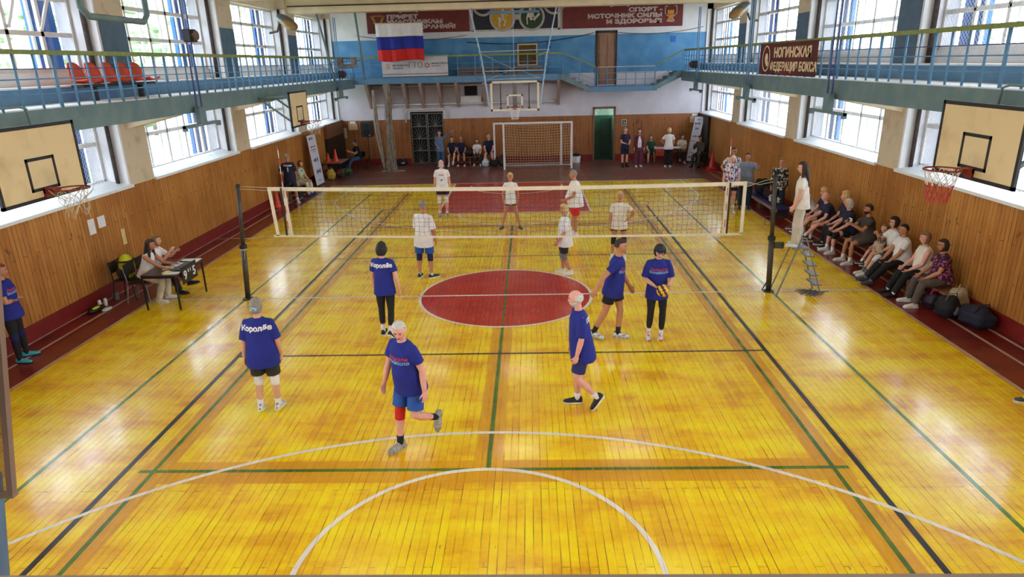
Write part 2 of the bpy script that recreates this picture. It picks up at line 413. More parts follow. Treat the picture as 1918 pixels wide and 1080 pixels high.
# side walls -----------------------------------------------------------
BAYS = [2.35 + 6 * k for k in range(-3, 4)]      # column centres
wn = 0
for sx, side in ((-1, 'left'), (1, 'right')):
    xi = sx * (8.65 if sx < 0 else 8.75)
    xo = sx * 9.5
    cw = .5 if sx < 0 else .45
    # lower panelling (solid wall) z 0..2.2 ; outer faces
    bx = lambda mb, a, c, y0, y1, z0, z1: mb.box(min(a, c), max(a, c), y0, y1, z0, z1)
    b = MB(); bx(b, xi, xo, YF, YB + 1, 0, 2.17)
    wall = struct(b.build('wall_' + side, MWOODX))
    b = MB(); bx(b, xi, xi - sx * .035, YF, YB, 0, .3); struct(b.build('baseboard_' + side, MSKIRT))
    # sloped sill
    for y0, y1 in zip(BAYS[:-1], BAYS[1:]):
        if y1 < -6: continue
        a = y0 + cw; c = y1 - cw
        b = MB(); b.prism([(xi - sx * .06, 2.14), (xi - sx * .06, 2.2), (sx * 9.17, 2.3), (sx * 9.17, 2.14)], 'y', a, c)
        struct(b.build('window_sill', MSILL))
    # wall above the balcony: parapet ledge under the upper windows, lintel
    b = MB(); bx(b, sx * 9.1, xo, YF, YB + 1, 3.9, 4.68); struct(b.build('wall_spandrel', MWHITE))
    b = MB(); bx(b, sx * 8.55, sx * 9.12, YF, YB, 4.12, 4.4); struct(b.build('trim_ledge', MTEAL2))
    b = MB(); bx(b, sx * 8.53, sx * 9.12, YF, YB, 4.4, 4.43); struct(b.build('trim_ledge_top', MSILL))
    b = MB(); bx(b, sx * 9.0, xo, YF, YB + 1, 6.72, 7.5); struct(b.build('wall_lintel', MCREAM))
    for y in BAYS:
        if y > -13: b = MB(); bx(b, xi, xo, y - cw, y + cw, 2.17, 4.0); struct(b.build('pillar', MBEIGE))
    for y in BAYS:
        if y < -10: continue
        zc = 5.85 if not (sx > 0 and abs(y - 2.35) < 1) else 6.75
        b = MB(); bx(b, xi, xo, y - cw, y + cw, 4.12, zc); struct(b.build('pillar', MBLUEC))
        if zc < 6.7:
            b = MB(); bx(b, xi, xo, y - cw, y + cw, zc, 7.3); struct(b.build('pillar', MBEIGE))
        # whitewashed reveal in front of the pillar on its near side
        for z0, z1 in ((2.2, 3.75), (4.43, 6.75)):
            b = MB(); bx(b, xi + sx * .01, xo, y - cw - .07, y - cw, z0, z1); struct(b.build('wall_reveal', MWHITE))
            b = MB(); bx(b, xi + sx * .2, xo, y + cw, y + cw + .05, z0, z1); struct(b.build('wall_reveal', MWHITE))
            b = MB(); b.tube([(xi + sx * .22, y - cw - .14, z0 - .02), (xi + sx * .22, y - cw - .14, z1)], .045 if z0 < 3 else .055, n=8)
            struct(b.build('heating_pipe', MPIPE, smooth=True))
        # cantilever bracket under the balcony
        b = MB(); b.prism([(xi, 3.42), (sx * 7.6, 3.66), (sx * 7.6, 4.0), (xi, 4.0)], 'y', y - .32, y + .32)
        struct(b.build('beam_bracket', MCREAM))
        # outside blue pilaster
        b = MB(); bx(b, sx * 9.62, sx * 9.72, y - 1.25, y - .45, 0, 8); struct(b.build('wall_pilaster', MEXTB))
    # windows
    for y0, y1 in zip(BAYS[:-1], BAYS[1:]):
        if y1 < -6: continue
        for z0, z1, rows in ((2.28, 3.92, (3.14,)), (4.72, 6.72, (5.42, 6.12))):
            wn += 1
            a = y0 + cw + .04; c = y1 - cw - .08; X = sx * 9.22; t = .045
            b = MB(); fx = lambda y0, y1, za, zb, d=.05: bx(b, X - d * .6, X + d * .6, y0, y1, za, zb)
            fx(a, c, z0 - .05, z0 + .05, .08); fx(a, c, z1 - .06, z1, .08); fx(a, a + .07, z0, z1, .08); fx(c - .07, c, z0, z1, .08)
            for k in range(1, 5):
                y = a + (c - a) * k / 5; fx(y - t, y + t, z0, z1)
            for zz in rows: fx(a, c, zz - .045, zz + .045)
            # double glazing: second sash set further out
            X2 = sx * 9.4
            for k in range(1, 5):
                y = a + (c - a) * k / 5; bx(b, X2 - .02, X2 + .02, y - .035, y + .035, z0, z1)
            for zz in rows: bx(b, X2 - .02, X2 + .02, a, c, zz - .035, zz + .035)
            win = struct(b.build('window_%d' % wn, MFRAME))
            b = MB(); bx(b, X - .004, X + .004, a, c, z0, z1); b.build('pane', MGLASS, win)
            if z0 > 4 and sx < 0 and abs(y0 + 3.65) < .1:      # tilted-open casement
                b = MB(); b.bar((X + .04, c - 1.9, 5.5), (X + .25, c - 1.55, 6.6), .06, .05); b.bar((X + .04, c - 1.0, 5.5), (X + .25, c - .6, 6.6), .06, .05)
                b.bar((X + .25, c - 1.55, 6.6), (X + .25, c - .6, 6.6), .06, .05); b.build('open_casement', MFRAME, win)
    # balcony slab + fascia beam
    b = MB(); bx(b, sx * 7.55, xi, -12.75, YB, 4.0, 4.12); slab = struct(b.build('balcony_slab', MSILL))
    b = MB(); bx(b, sx * 7.5, sx * 7.66, -16, 18.85, 3.69, 4.1); b.build('fascia', MTEAL, slab)

# back wall --------------------------------------------------------------
def wallseg(mb, x0, x1, z0, z1): mb.box(x0, x1, YB, YB + .3, z0, z1)
b = MB()
for x0, x1 in ((-9.6, -5.24), (-3.62, 3.66), (4.62, 9.6)): wallseg(b, x0, x1, 0, 2.15)
wallb = struct(b.build('wall_back', MWOODB))
b = MB()
wallseg(b, -9.6, 9.6, 2.5, 3.56); wallseg(b, -9.6, -5.24, 2.15, 2.5); wallseg(b, -3.62, 3.66, 2.15, 2.5); wallseg(b, 4.62, 9.6, 2.15, 2.5)
wallseg(b, -9.6, 3.68, 3.56, 4.1); wallseg(b, 4.64, 9.6, 3.56, 4.1)
b.build('whitewash_band', M('greyed_whitewash', (206, 198, 204), .8, var=.06, scale=1.5, bump=.15), wallb)
b = MB(); wallseg(b, -9.6, 3.68, 4.1, 5.78); wallseg(b, 4.64, 9.6, 4.1, 5.78); b.build('blue_band', MBLUEW, wallb)
b = MB(); wallseg(b, -9.6, 3.68, 5.78, 7.5); wallseg(b, 4.64, 9.6, 5.78, 7.5); wallseg(b, 3.68, 4.64, 5.93, 7.5)
b.build('white_band', MWHITE, wallb)
b = MB()
for x0, x1 in ((-8.7, -5.3), (-3.6, 3.6), (4.7, 8.7)): b.box(x0, x1, YB - .03, YB, 0, .3)
struct(b.build('baseboard_back', MSKIRT))
b = MB(); b.box(-9.6, -9.1, YB - .01, YB, 2.2, 4.0)
# front wall, ceiling
b = MB(); b.box(-9.6, 9.6, -16.3, -16, 0, 7.5); struct(b.build('wall_front', MWHITE))
ceil = struct(MB().box(-9.6, 9.6, -16.3, 21.2, 7.35, 7.6).build('ceiling', MCREAM))
for y in BAYS:
    struct(MB().box(-9.0, 9.0, y - .3, y + .3, 6.62, 7.35).build('ceiling_beam', MCREAM))
b = MB(); b.tube([(-8.6, 13.98, 6.86), (8.6, 13.98, 6.86)], .025, n=6); struct(b.build('trim_1', MPIPE))
# near balcony the photographer stands on
b = MB(); b.box(-8.7, 8.7, -16, -12.773, 3.98, 4.12)
struct(b.build('balcony_slab', M('grey_stone_ledge', (150, 138, 128), .7, var=.1)))
# outside: paving and lawn
struct(MB().box(-60, 60, -50, 70, -.5, -.3).build('ground_paving', M('outside_paving', (176, 172, 168), .9, var=.1, scale=.4)))
b = MB(); b.box(-24, -13.5, -6, 24, -.3, -.27); b.box(13, 22, -8, 9, -.3, -.27)
struct(b.build('ground_lawn', M('outside_lawn', (110, 150, 66), .9, var=.25, scale=1.5)))

# trees outside the windows
MLEAF = [M('leaves_%d' % i, c, .8, var=.35, scale=6) for i, c in enumerate(((140, 160, 116), (156, 174, 130), (124, 146, 108)))]  # greens paled: the haze of the window glass is put into the leaf colour
MBARK = M('tree_bark', (84, 72, 62), .9)
def tree(x, y, h, r, i, lab):
    t = thing('tree', (x, y, -.3), lab, 'tree', 'trees outside the windows')
    MB().tube([(0, 0, 0), (.1, 0, h * .4), (.2, .1, h * .8)], [.22, .16, .06], n=8).build('trunk', MBARK, t, smooth=True)
    b = MB(); rr = random.Random(i * 17 + 5)
    for k in range(70):
        a = rr.uniform(0, 6.28); q = rr.uniform(0, 1) ** .5 * r; z = h * rr.uniform(.3, 1)
        q *= (1.15 - abs(z / h - .6))
        s_ = rr.uniform(.25, .6); b.ball((math.cos(a) * q, math.sin(a) * q, z), s_, s_ * 1.1, s_ * .7, nu=7, nv=5)
    b.build('foliage', MLEAF[i % 3], t)
for i, (x, y, h, r) in enumerate(((-19, 1, 7.2, 3.2), (-22, 9, 9, 4), (-18, 15, 9.5, 3.6), (-25, 24, 10, 4), (-20, 34, 10, 4), (-30, 42, 10, 4), (24, 14, 6, 3), (26, 32, 8, 4))):
    tree(x, y, h, r, i, 'green tree outside beyond the %s windows' % ('left' if x < 0 else 'right'))
# rope nets guarding some windows
MWNET = M('window_net_cord', (196, 196, 200), .8)
for sx, y0, y1, z0, z1 in ((1, -3.1, 1.8, 4.5, 6.7), (1, 2.9, 7.8, 4.5, 6.7), (1, -3.1, 1.8, 2.3, 3.9), (1, 2.9, 7.8, 2.3, 3.9), (1, 8.9, 13.8, 2.3, 3.9), (-1, -3.1, 1.8, 2.3, 3.9), (-1, 2.9, 7.8, 2.3, 3.9)):
    b = MB(); X = sx * 9.02; H_ = z1 - z0
    for dg in (-1, 1):
        k = y0 - H_
        while k < y1 + H_:
            # line y = k + dg*(z-z0), clipped
            pts = []
            for i in range(9):
                z = z0 + H_ * i / 8; y = k + dg * (z - z0)
                if y0 <= y <= y1: pts.append((X, y, z))
            if len(pts) > 1: b.tube(pts, .0028, n=3, cap=False)
            k += .1
    tag(b.build('window_net', MWNET), 'pale rope net stretched before the %s %s window, bay at %s' % ('right' if sx > 0 else 'left', 'upper' if z0 > 4 else 'lower', {-3.1: 'the near end', 2.9: 'the net post', 8.9: 'the far half'}[y0]), 'net')
# ================================================================== FITTINGS OF THE HALL
MLAMP = M('lamp_housing', (200, 200, 196), .5)
MEMIT = bpy.data.materials.new('lamp_tube'); MEMIT.use_nodes = True
_b = MEMIT.node_tree.nodes['Principled BSDF']; _b.inputs['Emission Color'].default_value = (1, .93, .8, 1); _b.inputs['Emission Strength'].default_value = 1.5
CEIL_W = 8
li = 0
for y in (-11.6, -6.6, -0.6, 5.4, 11.3):
    for x in (-3.6, 0, 3.6):
        where = {-3.6: 'left', 0: 'middle', 3.6: 'right'}[x]
        t = thing('ceiling_lamp', (x, y, 7.2), 'white batten lamp under the ceiling, %s row' % where, 'ceiling lamp', 'batten lamps under the ceiling, %s row' % where)
        MB().box(-.75, .75, -.16, .16, 0, .15).build('housing', MLAMP, t)
        MB().tube([(-.7, -.08, -.03), (.7, -.08, -.03)], .02, n=6).tube([(-.7, .08, -.03), (.7, .08, -.03)], .02, n=6).build('lamp_tube', MEMIT, t)
        ld = bpy.data.lights.new('ceiling_lamp_light', 'AREA'); ld.shape = 'RECTANGLE'; ld.size = 1.4; ld.size_y = .3
        ld.energy = CEIL_W; ld.color = (1, .93, .8)
        lo = bpy.data.objects.new('ceiling_lamp_light', ld); lo.location = (0, 0, -.07); lo.parent = t; COL.objects.link(lo)

# railings -----------------------------------------------------------------
def railing(label, A, B, step, rails, h=.88, big=4, z=4.12, mat=MRAIL):
    """straight balcony railing from A to B (xy)"""
    A = Vector(A); B = Vector(B); d = B - A; L = d.length; d.normalize()
    t = thing('balcony_railing', (A.x, A.y, z), label, 'railing')
    P = lambda s, zz: (d.x * s, d.y * s, zz)
    n = int(L / step)
    b = MB(); b.bar(P(0, h), P(L, h), .085, .075); b.build('handrail', MHAND, t)
    m = MB()
    for i in range(n + 1):
        s = L * i / n
        m = MB(); m.tube([P(s, -.05), P(s, h - .02)], .022 if i % big else .032, n=6)
        if i < 99: m.build('baluster', mat, t, smooth=True)
    for zz, r, mm in rails:
        m = MB(); m.tube([P(0, zz), P(L, zz)], r, n=6); m.build('rail', mm, t, smooth=True)
    return t
RS = [(.22, .014, MRAIL), (.46, .012, MRAIL), (.62, .010, MRAILD)]
railing('long blue balcony railing with olive handrail along the left wall', (-7.55, -5.2), (-7.55, 18.8), .46, RS)
railing('long blue balcony railing with olive handrail along the right wall', (7.6, -4.6), (7.6, 18.8), .46, RS)
railing('blue railing of the far balcony between flag and stairs', (-7.5, 18.82), (2.1, 18.82), .78, [(.3, .013, MRAIL), (.56, .013, MRAIL)], big=50)

# far balcony ----------------------------------------------------------------
bal = struct(MB().box(-8.65, 2.4, 18.8, YB, 3.98, 4.12).build('balcony_slab_far', MTEAL2))
MB().box(-7.6, 2.4, 18.72, 18.8, 3.84, 4.12).build('fascia', MTEAL2, bal)
land = struct(MB().box(3.3, 6.3, 18.8, YB, 3.4, 3.5).build('landing_slab', MTEAL2))
MB().box(3.2, 6.4, 18.72, 18.8, 3.28, 3.5).build('fascia', MTEAL2, land)
for sgn, x0, x1, lab in ((1, 2.1, 3.3, 'left'), (-1, 7.4, 6.3, 'right')):
    st_ = struct(MB().build('stairs_' + lab, MWHITE))
    b = MB(); n = 4
    for i in range(n):
        xa = x0 + (x1 - x0) * i / n; xb = x0 + (x1 - x0) * (i + 1) / n; zt = 4.12 - .155 * (i + .5)
        b.box(min(xa, xb), max(xa, xb), 18.82, YB, zt - .2, zt)
    b.build('treads', M('grey_stair_concrete', (120, 114, 116), .8, var=.2), st_)
    b = MB(); b.prism([(x0 - sgn * .1, 4.12), (x1 + sgn * .05, 3.5), (x1 + sgn * .05, 3.28), (x0 - sgn * .1, 3.86)], 'y', 18.7, 18.8); b.build('stringer', MTEAL, st_)
b = MB(); b.box(7.3, 8.75, 18.8, YB, 3.9, 4.12); struct(b.build('balcony_slab_corner', MTEAL2))
def slope_rail(label, pts, nb, cat='railing', flat_=False):
    t = thing('stair_railing', (pts[0][0], 18.78, pts[0][1]), label, cat)
    o = Vector((pts[0][0], 0, pts[0][1]))
    Q = lambda x, z: (x - o.x, 0, z - o.z)
    for (xa, za), (xb, zb) in zip(pts[:-1], pts[1:]):
        if flat_: MB().bar(Q(xa, za + .85), Q(xb, zb + .85), .03).build('top_rail', MPIPEW, t)
        else: MB().bar(Q(xa, za + .88), Q(xb, zb + .88), .07, .055).build('handrail', MHAND, t)
        for k in (.06, .3, .58): MB().tube([Q(xa, za + k), Q(xb, zb + k)], .013, n=6).build('rail', MRAIL, t)
        for i in range(nb + 1):
            s = i / nb; x = xa + (xb - xa) * s; z = za + (zb - za) * s
            MB().tube([Q(x, z), Q(x, z + .86)], .018, n=6).build('baluster', MRAIL, t)
    return t
slope_rail('sloping olive and blue stair railing left of the upper door', [(2.1, 4.12), (3.6, 3.5)], 2)
slope_rail('sloping olive and blue stair railing right of the upper door', [(6.3, 3.5), (7.5, 4.12)], 2)
slope_rail('pale welded railing on the landing below the upper door', [(3.68, 3.5), (6.28, 3.5)], 6, flat_=True)

# brackets and pipes under the far balcony
for i, x in enumerate((-7.0, -6.15, -5.28, -4.5, -3.65, -2.83, -1.54, 1.92)):
    b = MB(); b.prism([(YB, 2.68), (YB - .16, 2.68), (18.84, 3.72), (18.84, 3.98), (YB, 3.98)], 'x', x - .07, x + .07)
    struct(b.build('beam_bracket_far', MBROWNF))
b = MB(); b.tube([(-7.3, 19.6, 3.7), (2.0, 19.6, 3.7)], .05, n=8).tube([(-7.0, 19.7, 2.86), (2.0, 19.7, 2.86)], .05, n=8)
struct(b.build('heating_pipe_far', MPIPEW, smooth=True))
t = thing('wall_vent', (-2.23, YB - .02, 3.42), 'black barred vent in a white surround under the far balcony', 'vent')
MB().box(-.3, .3, -.02, 0, -.22, .22).build('opening', MDARK, t)
b = MB()
for i in range(7): b.box(-.28 + i * .09, -.265 + i * .09, -.04, -.02, -.22, .22)
for i in range(5): b.box(-.3, .3, -.04, -.02, -.2 + i * .1, -.19 + i * .1)
b.build('bars', MPIPE, t)
b = MB(); b.box(-.5, .5, -.18, 0, -.62, -.24); b.build('radiator_box', MWHITE, t)

# doors -------------------------------------------------------------------------
MDOORW = M('brown_panel_door', (158, 118, 92), .5, col2=(140, 100, 76), scale=4, stretch=(1, 1, .3), bump=.05)
d = struct(MB().box(3.78, 4.6, YB + .05, YB + .1, 3.52, 5.84).build('door_1', MDOORW))
b = MB()
for x0, x1 in ((3.86, 4.14), (4.24, 4.52)):
    for z0, z1 in ((3.6, 4.2), (4.3, 5.0), (5.1, 5.74)):
        b.box(x0, x1, YB + .02, YB + .05, z0, z1)
b.build('door_panels', MDOORW, d, bevel=.01)
MB().box(4.6, 4.68, YB - .01, YB + .12, 3.5, 5.93).box(3.66, 3.78, YB - .01, YB + .12, 3.5, 5.93).box(3.66, 4.68, YB - .01, YB + .12, 5.84, 5.95).build('door_frame', MPIPE, d)
MB().tube([(3.84, YB - .03, 4.55), (3.84, YB + .05, 4.55)], .02, n=6).build('door_handle', MBLACK, d)
struct(MB().box(3.6, 4.7, YB + .12, YB + .2, 3.5, 6.0).build('wall_behind_door', MDARK))
# green doorway with the corridor behind
MG = M('green_corridor_paint', (42, 104, 78), .5, col2=(30, 84, 62), scale=2)
MG2 = M('pale_green_corridor', (150, 196, 176), .7)
b = MB(); b.box(3.5, 3.66, YB + .3, YB + 1.3, 0, 1.95); b.box(4.62, 4.8, YB + .3, YB + 1.3, 0, 1.95); b.box(3.4, 5, YB + 1.25, YB + 1.35, 0, 2.05)
g = struct(b.build('wall_corridor', MG))
MB().box(3.4, 5, YB + 1.25, YB + 1.35, 2.05, 2.7).box(3.4, 5, YB + .3, YB + 1.3, 2.6, 2.7).build('upper_band', MG2, g)
struct(MB().box(3.4, 5, YB, YB + 1.3, .001, .012).build('floor_corridor', M('grey_corridor_tiles', (96, 108, 108), .4, col2=(50, 56, 58), thr=(.45, .55), scale=5)))
b = MB(); b.box(3.6, 3.68, YB - .05, YB + .3, 0, 2.5).box(4.6, 4.68, YB - .05, YB + .3, 0, 2.5).box(3.6, 4.68, YB - .05, YB + .3, 2.44, 2.54)
struct(b.build('door_frame', M('brown_door_frame', (120, 82, 58), .5)))
struct(MB().box(4.05, 4.62, YB + 1.2, YB + 1.25, 0, 1.9).build('door_2', M('dark_green_door', (26, 70, 56), .4)))
# left doorway: sheet dark with a grille gate
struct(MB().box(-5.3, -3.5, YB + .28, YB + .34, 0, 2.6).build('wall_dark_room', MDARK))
b = MB(); b.tube([(-5.42, YB - .06, 2.0), (-5.42, YB - .06, 2.5), (-5.3, YB - .06, 2.62), (-3.5, YB - .06, 2.62), (-3.4, YB - .06, 2.5), (-3.4, YB - .06, 2.2)], .05, n=8)
struct(b.build('heating_pipe_over_door', MPIPEW, smooth=True))
MGR8 = M('grey_gate_steel', (140, 136, 130), .5, met=.4)
t = thing('grille_gate', (-5.24, YB + .06, 0), 'dark double gate with fan-shaped grey bars in the far wall', 'gate')
for k in (0, 1):
    b = MB(); x0 = .03 + k * .8; x1 = x0 + .76
    b.box(x0, x0 + .03, 0, .03, .03, 2.42).box(x1 - .03, x1, 0, .03, .03, 2.42)
    for zz in (.03, .62, 1.2, 1.78, 2.39): b.box(x0, x1, 0, .03, zz, zz + .03)
    lf = b.build('gate_leaf', MGR8, t)
    b = MB()
    for zz in (.03, .62, 1.2, 1.78):
        cx = x0 if k else x1
        for a in range(8):
            an = R_(8 + a * 22); ex = math.cos(an) * .75; ez = math.sin(an) * .56
            if k == 0: cx = x0 + .38; ex *= .5
            else: cx = x0 + .38; ex *= .5
            b.bar((cx, .015, zz + .02), (cx + ex, .015, zz + .02 + abs(ez)), .012)
    b.build('fan_bars', MGR8, lf)
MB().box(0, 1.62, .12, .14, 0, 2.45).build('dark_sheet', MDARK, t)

# banners on the back wall -----------------------------------------------------------
MMAR = M('maroon_mural_paint', (112, 40, 34), .7, var=.12, scale=3)
MLET = M('pale_pink_letters', (200, 178, 172), .7, var=.1, scale=6)
MFR = M('cream_frame', (205, 190, 180), .7)
def board(name, x0, x1, z0, z1, mat, label, cat, d=.05, y=YB - .012):
    t = thing(name, ((x0 + x1) / 2, y, (z0 + z1) / 2), label, cat)
    hx = (x1 - x0) / 2; hz = (z1 - z0) / 2
    MB().box(-hx, hx, -d, 0, -hz, hz).build('panel', mat, t)
    return t, hx, hz
t, hx, hz = board('slogan_board', -6.92, -2.17, 6.06, 7.02, MMAR, 'maroon slogan board with pale letters left of the sports mural, half behind the flag', 'sign')
tx = text_mesh('ПРИВЕТ\nУЧАСТНИКАМ\nСОРЕВНОВАНИЙ!', .23, 'lettering', MLET, align='LEFT', offset=.013, line=.98); put_text(tx, t, (-1.46, -.055, .0), world=False, width=3.2)
b = MB()
for dx in (0, .09):
    b.bar((-2.08 - dx, -.07, .28), (-1.93 - dx * .3, -.07, -.1), .025).bar((-1.62 + dx, -.07, .28), (-1.77 + dx * .3, -.07, -.1), .025)
b.bar((-2.1, -.07, .28), (-1.6, -.07, .28), .025); b.build('medal_ribbon', M('gold_emblem_paint', (214, 160, 70), .6), t)
t, hx, hz = board('slogan_board', 2.14, 7.63, 6.06, 7.03, MMAR, 'maroon slogan board with pale letters and a cup right of the sports mural', 'sign')
tx = text_mesh('СПОРТ -\nИСТОЧНИК СИЛЫ\nИ ЗДОРОВЬЯ!', .24, 'lettering', MLET, align='RIGHT', offset=.013, line=1.02); put_text(tx, t, (1.81, -.055, .0), world=False, width=3.4)
b = MB()
b.bar((1.95, -.08, .36), (2.05, -.08, .36), .03).bar((1.93, -.08, .36), (1.93, -.08, .05), .03).bar((1.93, -.08, .05), (2.08, -.08, -.08), .03)
b.bar((2.35, -.08, .36), (2.45, -.08, .36), .03).bar((2.45, -.08, .36), (2.45, -.08, .05), .03).bar((2.45, -.08, .05), (2.3, -.08, -.08), .03)
b.bar((2.02, -.08, -.28), (2.36, -.08, -.28), .03).bar((2.12, -.08, -.12), (2.02, -.08, -.26), .03).bar((2.26, -.08, -.12), (2.36, -.08, -.26), .03)
b.build('cup_outline', MLET, t)
b = MB(); b.prism([(2.04, .2), (2.34, .2), (2.34, .02), (2.04, .02)], 'y', -.085, -.06).prism([(2.04, 0), (2.34, 0), (2.22, -.2), (2.16, -.2)], 'y', -.085, -.06).prism([(2.1, -.18), (2.28, -.18), (2.3, -.27), (2.08, -.27)], 'y', -.085, -.06)
b.build('cup_bowl', M('ochre_cup_paint', (200, 130, 30), .6), t)
# sports mural: two roundels with plain athlete figures
t, hx, hz = board('sports_mural', -2.02, 2.02, 6.07, 7.1, M('dark_grey_mural', (44, 42, 52), .7), 'dark mural with a yellow and a green sports roundel above the far balcony', 'mural')
b = MB(); b.box(-2.06, 2.06, -.09, 0, -.55, -.48).box(-2.08, -1.98, -.09, 0, -.55, .55).box(1.92, 2.02, -.09, 0, -.55, .55); b.build('frame', MFR, t)
MRNG = M('roundel_ring', (176, 166, 160), .6)
def disc(mb, cx, cz, r, y0, y1, n=40): mb.prism([(cx + r * math.cos(2 * math.pi * i / n), cz + r * math.sin(2 * math.pi * i / n)) for i in range(n)], 'y', y0, y1)
def ring(mb, cx, cz, r0, r1, y0, y1, n=44, a0=0, a1=360):
    for i in range(n):
        p = R_(a0 + (a1 - a0) * i / n); q = R_(a0 + (a1 - a0) * (i + 1) / n)
        mb.prism([(cx + r0 * math.cos(p), cz + r0 * math.sin(p)), (cx + r1 * math.cos(p), cz + r1 * math.sin(p)), (cx + r1 * math.cos(q), cz + r1 * math.sin(q)), (cx + r0 * math.cos(q), cz + r0 * math.sin(q))], 'y', y0, y1)
def figure(mb, segs, y=-.13):
    for (x0, z0), (x1, z1), wd in segs: mb.bar((x0, y, z0), (x1, y, z1), wd, .02, ref=(0, 1, 0))
for cx, mat, nm in ((-.62, M('roundel_yellow', (196, 146, 30), .6), 'yellow_roundel'), (.72, M('roundel_green', (34, 66, 28), .6), 'green_roundel')):
    b = MB(); disc(b, cx, .02, .5, -.11, -.06); r = b.build(nm, mat, t)
    b = MB(); ring(b, cx, .02, .5, .6, -.13, -.06); b.build('ring', MRNG, r)
b = MB(); ring(b, -1.5, .62, .42, .52, -.12, -.06, a0=180, a1=330); ring(b, 1.75, .62, .42, .52, -.12, -.06, a0=190, a1=360); ring(b, .05, .62, .3, .38, -.12, -.06, a0=200, a1=340)
b.box(-.02, .12, -.13, -.06, -.08, .16)
b.build('linking_arcs', MRNG, t)
MFIG = M('pale_figure_paint', (206, 196, 176), .7)
b = MB(); disc(b, -.6, .34, .07, -.14, -.11)
figure(b, [((-.6, .28), (-.66, .02), .17), ((-.66, .05), (-.84, -.04), .07), ((-.6, .22), (-.36, .1), .05), ((-.66, 0), (-.48, -.12), .09), ((-.48, -.12), (-.56, -.34), .07), ((-.68, 0), (-.78, -.18), .09), ((-.78, -.18), (-.76, -.38), .07)])
b.build('thrower_figure', MFIG, t)
b = MB(); disc(b, .66, .36, .07, -.14, -.11)
figure(b, [((.66, .3), (.66, 0), .2), ((.58, .26), (.5, -.02), .06), ((.5, -.02), (.52, -.3), .05), ((.76, .26), (.82, .0), .06), ((.66, -.02), (.8, -.2), .11), ((.72, -.2), (1.08, .16), .1)])
b.build('gymnast_figure', MFIG, t)
# fluorescent battens over the boards
for x, l in ((-4.9, 'left maroon slogan board'), (4.7, 'right maroon slogan board')):
    t = thing('strip_lamp', (x, 19.5, 6.98), 'unlit strip lamp hanging over the ' + l, 'lamp')
    MB().tube([(-.35, 0, 0), (.35, 0, 0)], .035).build('tube', MPIPEW, t); MB().box(-.42, -.34, -.05, .05, -.06, .06).box(.34, .42, -.05, .05, -.06, .06).build('end_caps', MLAMP, t)
    MB().tube([(-.38, 0, .05), (-.38, 0, .37)], .012, n=6).tube([(.38, 0, .05), (.38, 0, .37)], .012, n=6).build('hangers', MPIPEW, t)
# small blue notices
for i, (x, z, l) in enumerate(((1.5, 5.35, 'small dark blue plate on the far blue wall left of the upper door'), (7.25, 5.5, 'small bright blue plate on the far blue wall right of the upper door'))):
    tag(MB().box(x - .11, x + .11, YB - .02, YB, z - .13, z + .13).build('wall_plate', M('plate_blue', (30, 96, 190), .5)), l, 'plate')

# flag ----------------------------------------------------------------------------
t = thing('flag', (-5.16, 18.3, 6.42), 'white blue and red tricolour flag hanging before the far wall', 'flag')
MB().tube([(-1.12, 0, .0), (1.12, 0, .0)], .02, n=8).build('pole', M('flag_pole_wood', (190, 160, 120), .6), t, smooth=True)
def cloth(w_, zt, zb, seed, amp=.03, nx=60, nz=10, y0=0.):
    b = MB(); vs = []; fs = []
    for j in range(nz + 1):
        for i in range(nx + 1):
            x = -w_ / 2 + w_ * i / nx; z = zt + (zb - zt) * j / nz
            d = (-z) * .025 + .01
            y = y0 + math.sin(x * 9 + z * .8 + seed) * d * 1.3 + math.sin(x * 21 + z * 2) * d * .35 + math.sin(x * 4.3 + 1 + z) * d
            vs.append((x * (1 - .012 * -z), y, z + .02 * math.sin(x * 3) * -z))
    for j in range(nz):
        for i in range(nx): a = j * (nx + 1) + i; fs.append((a, a + 1, a + nx + 2, a + nx + 1))
    b.add(vs, fs); return b
for nm, c, zt, zb in (('white_stripe', (226, 220, 218), -.005, -.56), ('blue_stripe', (28, 40, 140), -.56, -1.09), ('red_stripe', (200, 30, 24), -1.09, -1.58)):
    o = cloth(2.12, zt, zb, .7).build(nm, M('flag_' + nm, c, .8, var=.05), t, smooth=True)
    so = o.modifiers.new('thick', 'SOLIDIFY'); so.thickness = .004

# printed banner on the far railing
t = thing('sponsor_banner', (-4.55, 18.74, 4.6), 'pale grey printed banner tied to the far railing below the flag', 'banner')
MB().box(-1.6, 1.42, -.02, 0, -.44, .4).build('sheet', M('grey_banner_vinyl', (196, 192, 198), .6, var=.08, scale=2), t)
b = MB()
for i in range(24): x = -1.6 + i * .128; b.bar((x, -.01, .4), (x + .064, -.01, .47), .012).bar((x + .064, -.01, .47), (x + .128, -.01, .4), .012)
b.build('lacing', MPIPEW, t)
MINK = M('dark_print_ink', (60, 52, 66), .6); MINKR = M('red_print_ink', (168, 46, 60), .6)
tx = text_mesh('ГТО', .34, 'print', M('grey_print_ink', (130, 120, 118), .6)); put_text(tx, t, (-.05, -.026, .05), world=False)
tx = text_mesh('МОСКОВСКАЯ\nОБЛАСТЬ', .1, 'print', MINK, align='LEFT', line=1.2); put_text(tx, t, (-1.1, -.026, -.02), world=False)
tx = text_mesh('МИНИСТЕРСТВО\nСПОРТА', .1, 'print', MINK, align='LEFT', line=1.1); put_text(tx, t, (.68, -.026, .04), world=False)
b = MB()
for i in range(6): a = R_(i * 60); b.bar((.47 + .05 * math.cos(a), -.026, .02 + .05 * math.sin(a)), (.47 + .13 * math.cos(a + .5), -.026, .02 + .13 * math.sin(a + .5)), .035, .008, ref=(0, 1, 0))
b.build('star_mark', MINKR, t)
MB().box(-1.4, -1.22, -.026, -.02, -.12, .12).build('emblem_mark', M('ochre_ink', (190, 160, 130), .6), t)
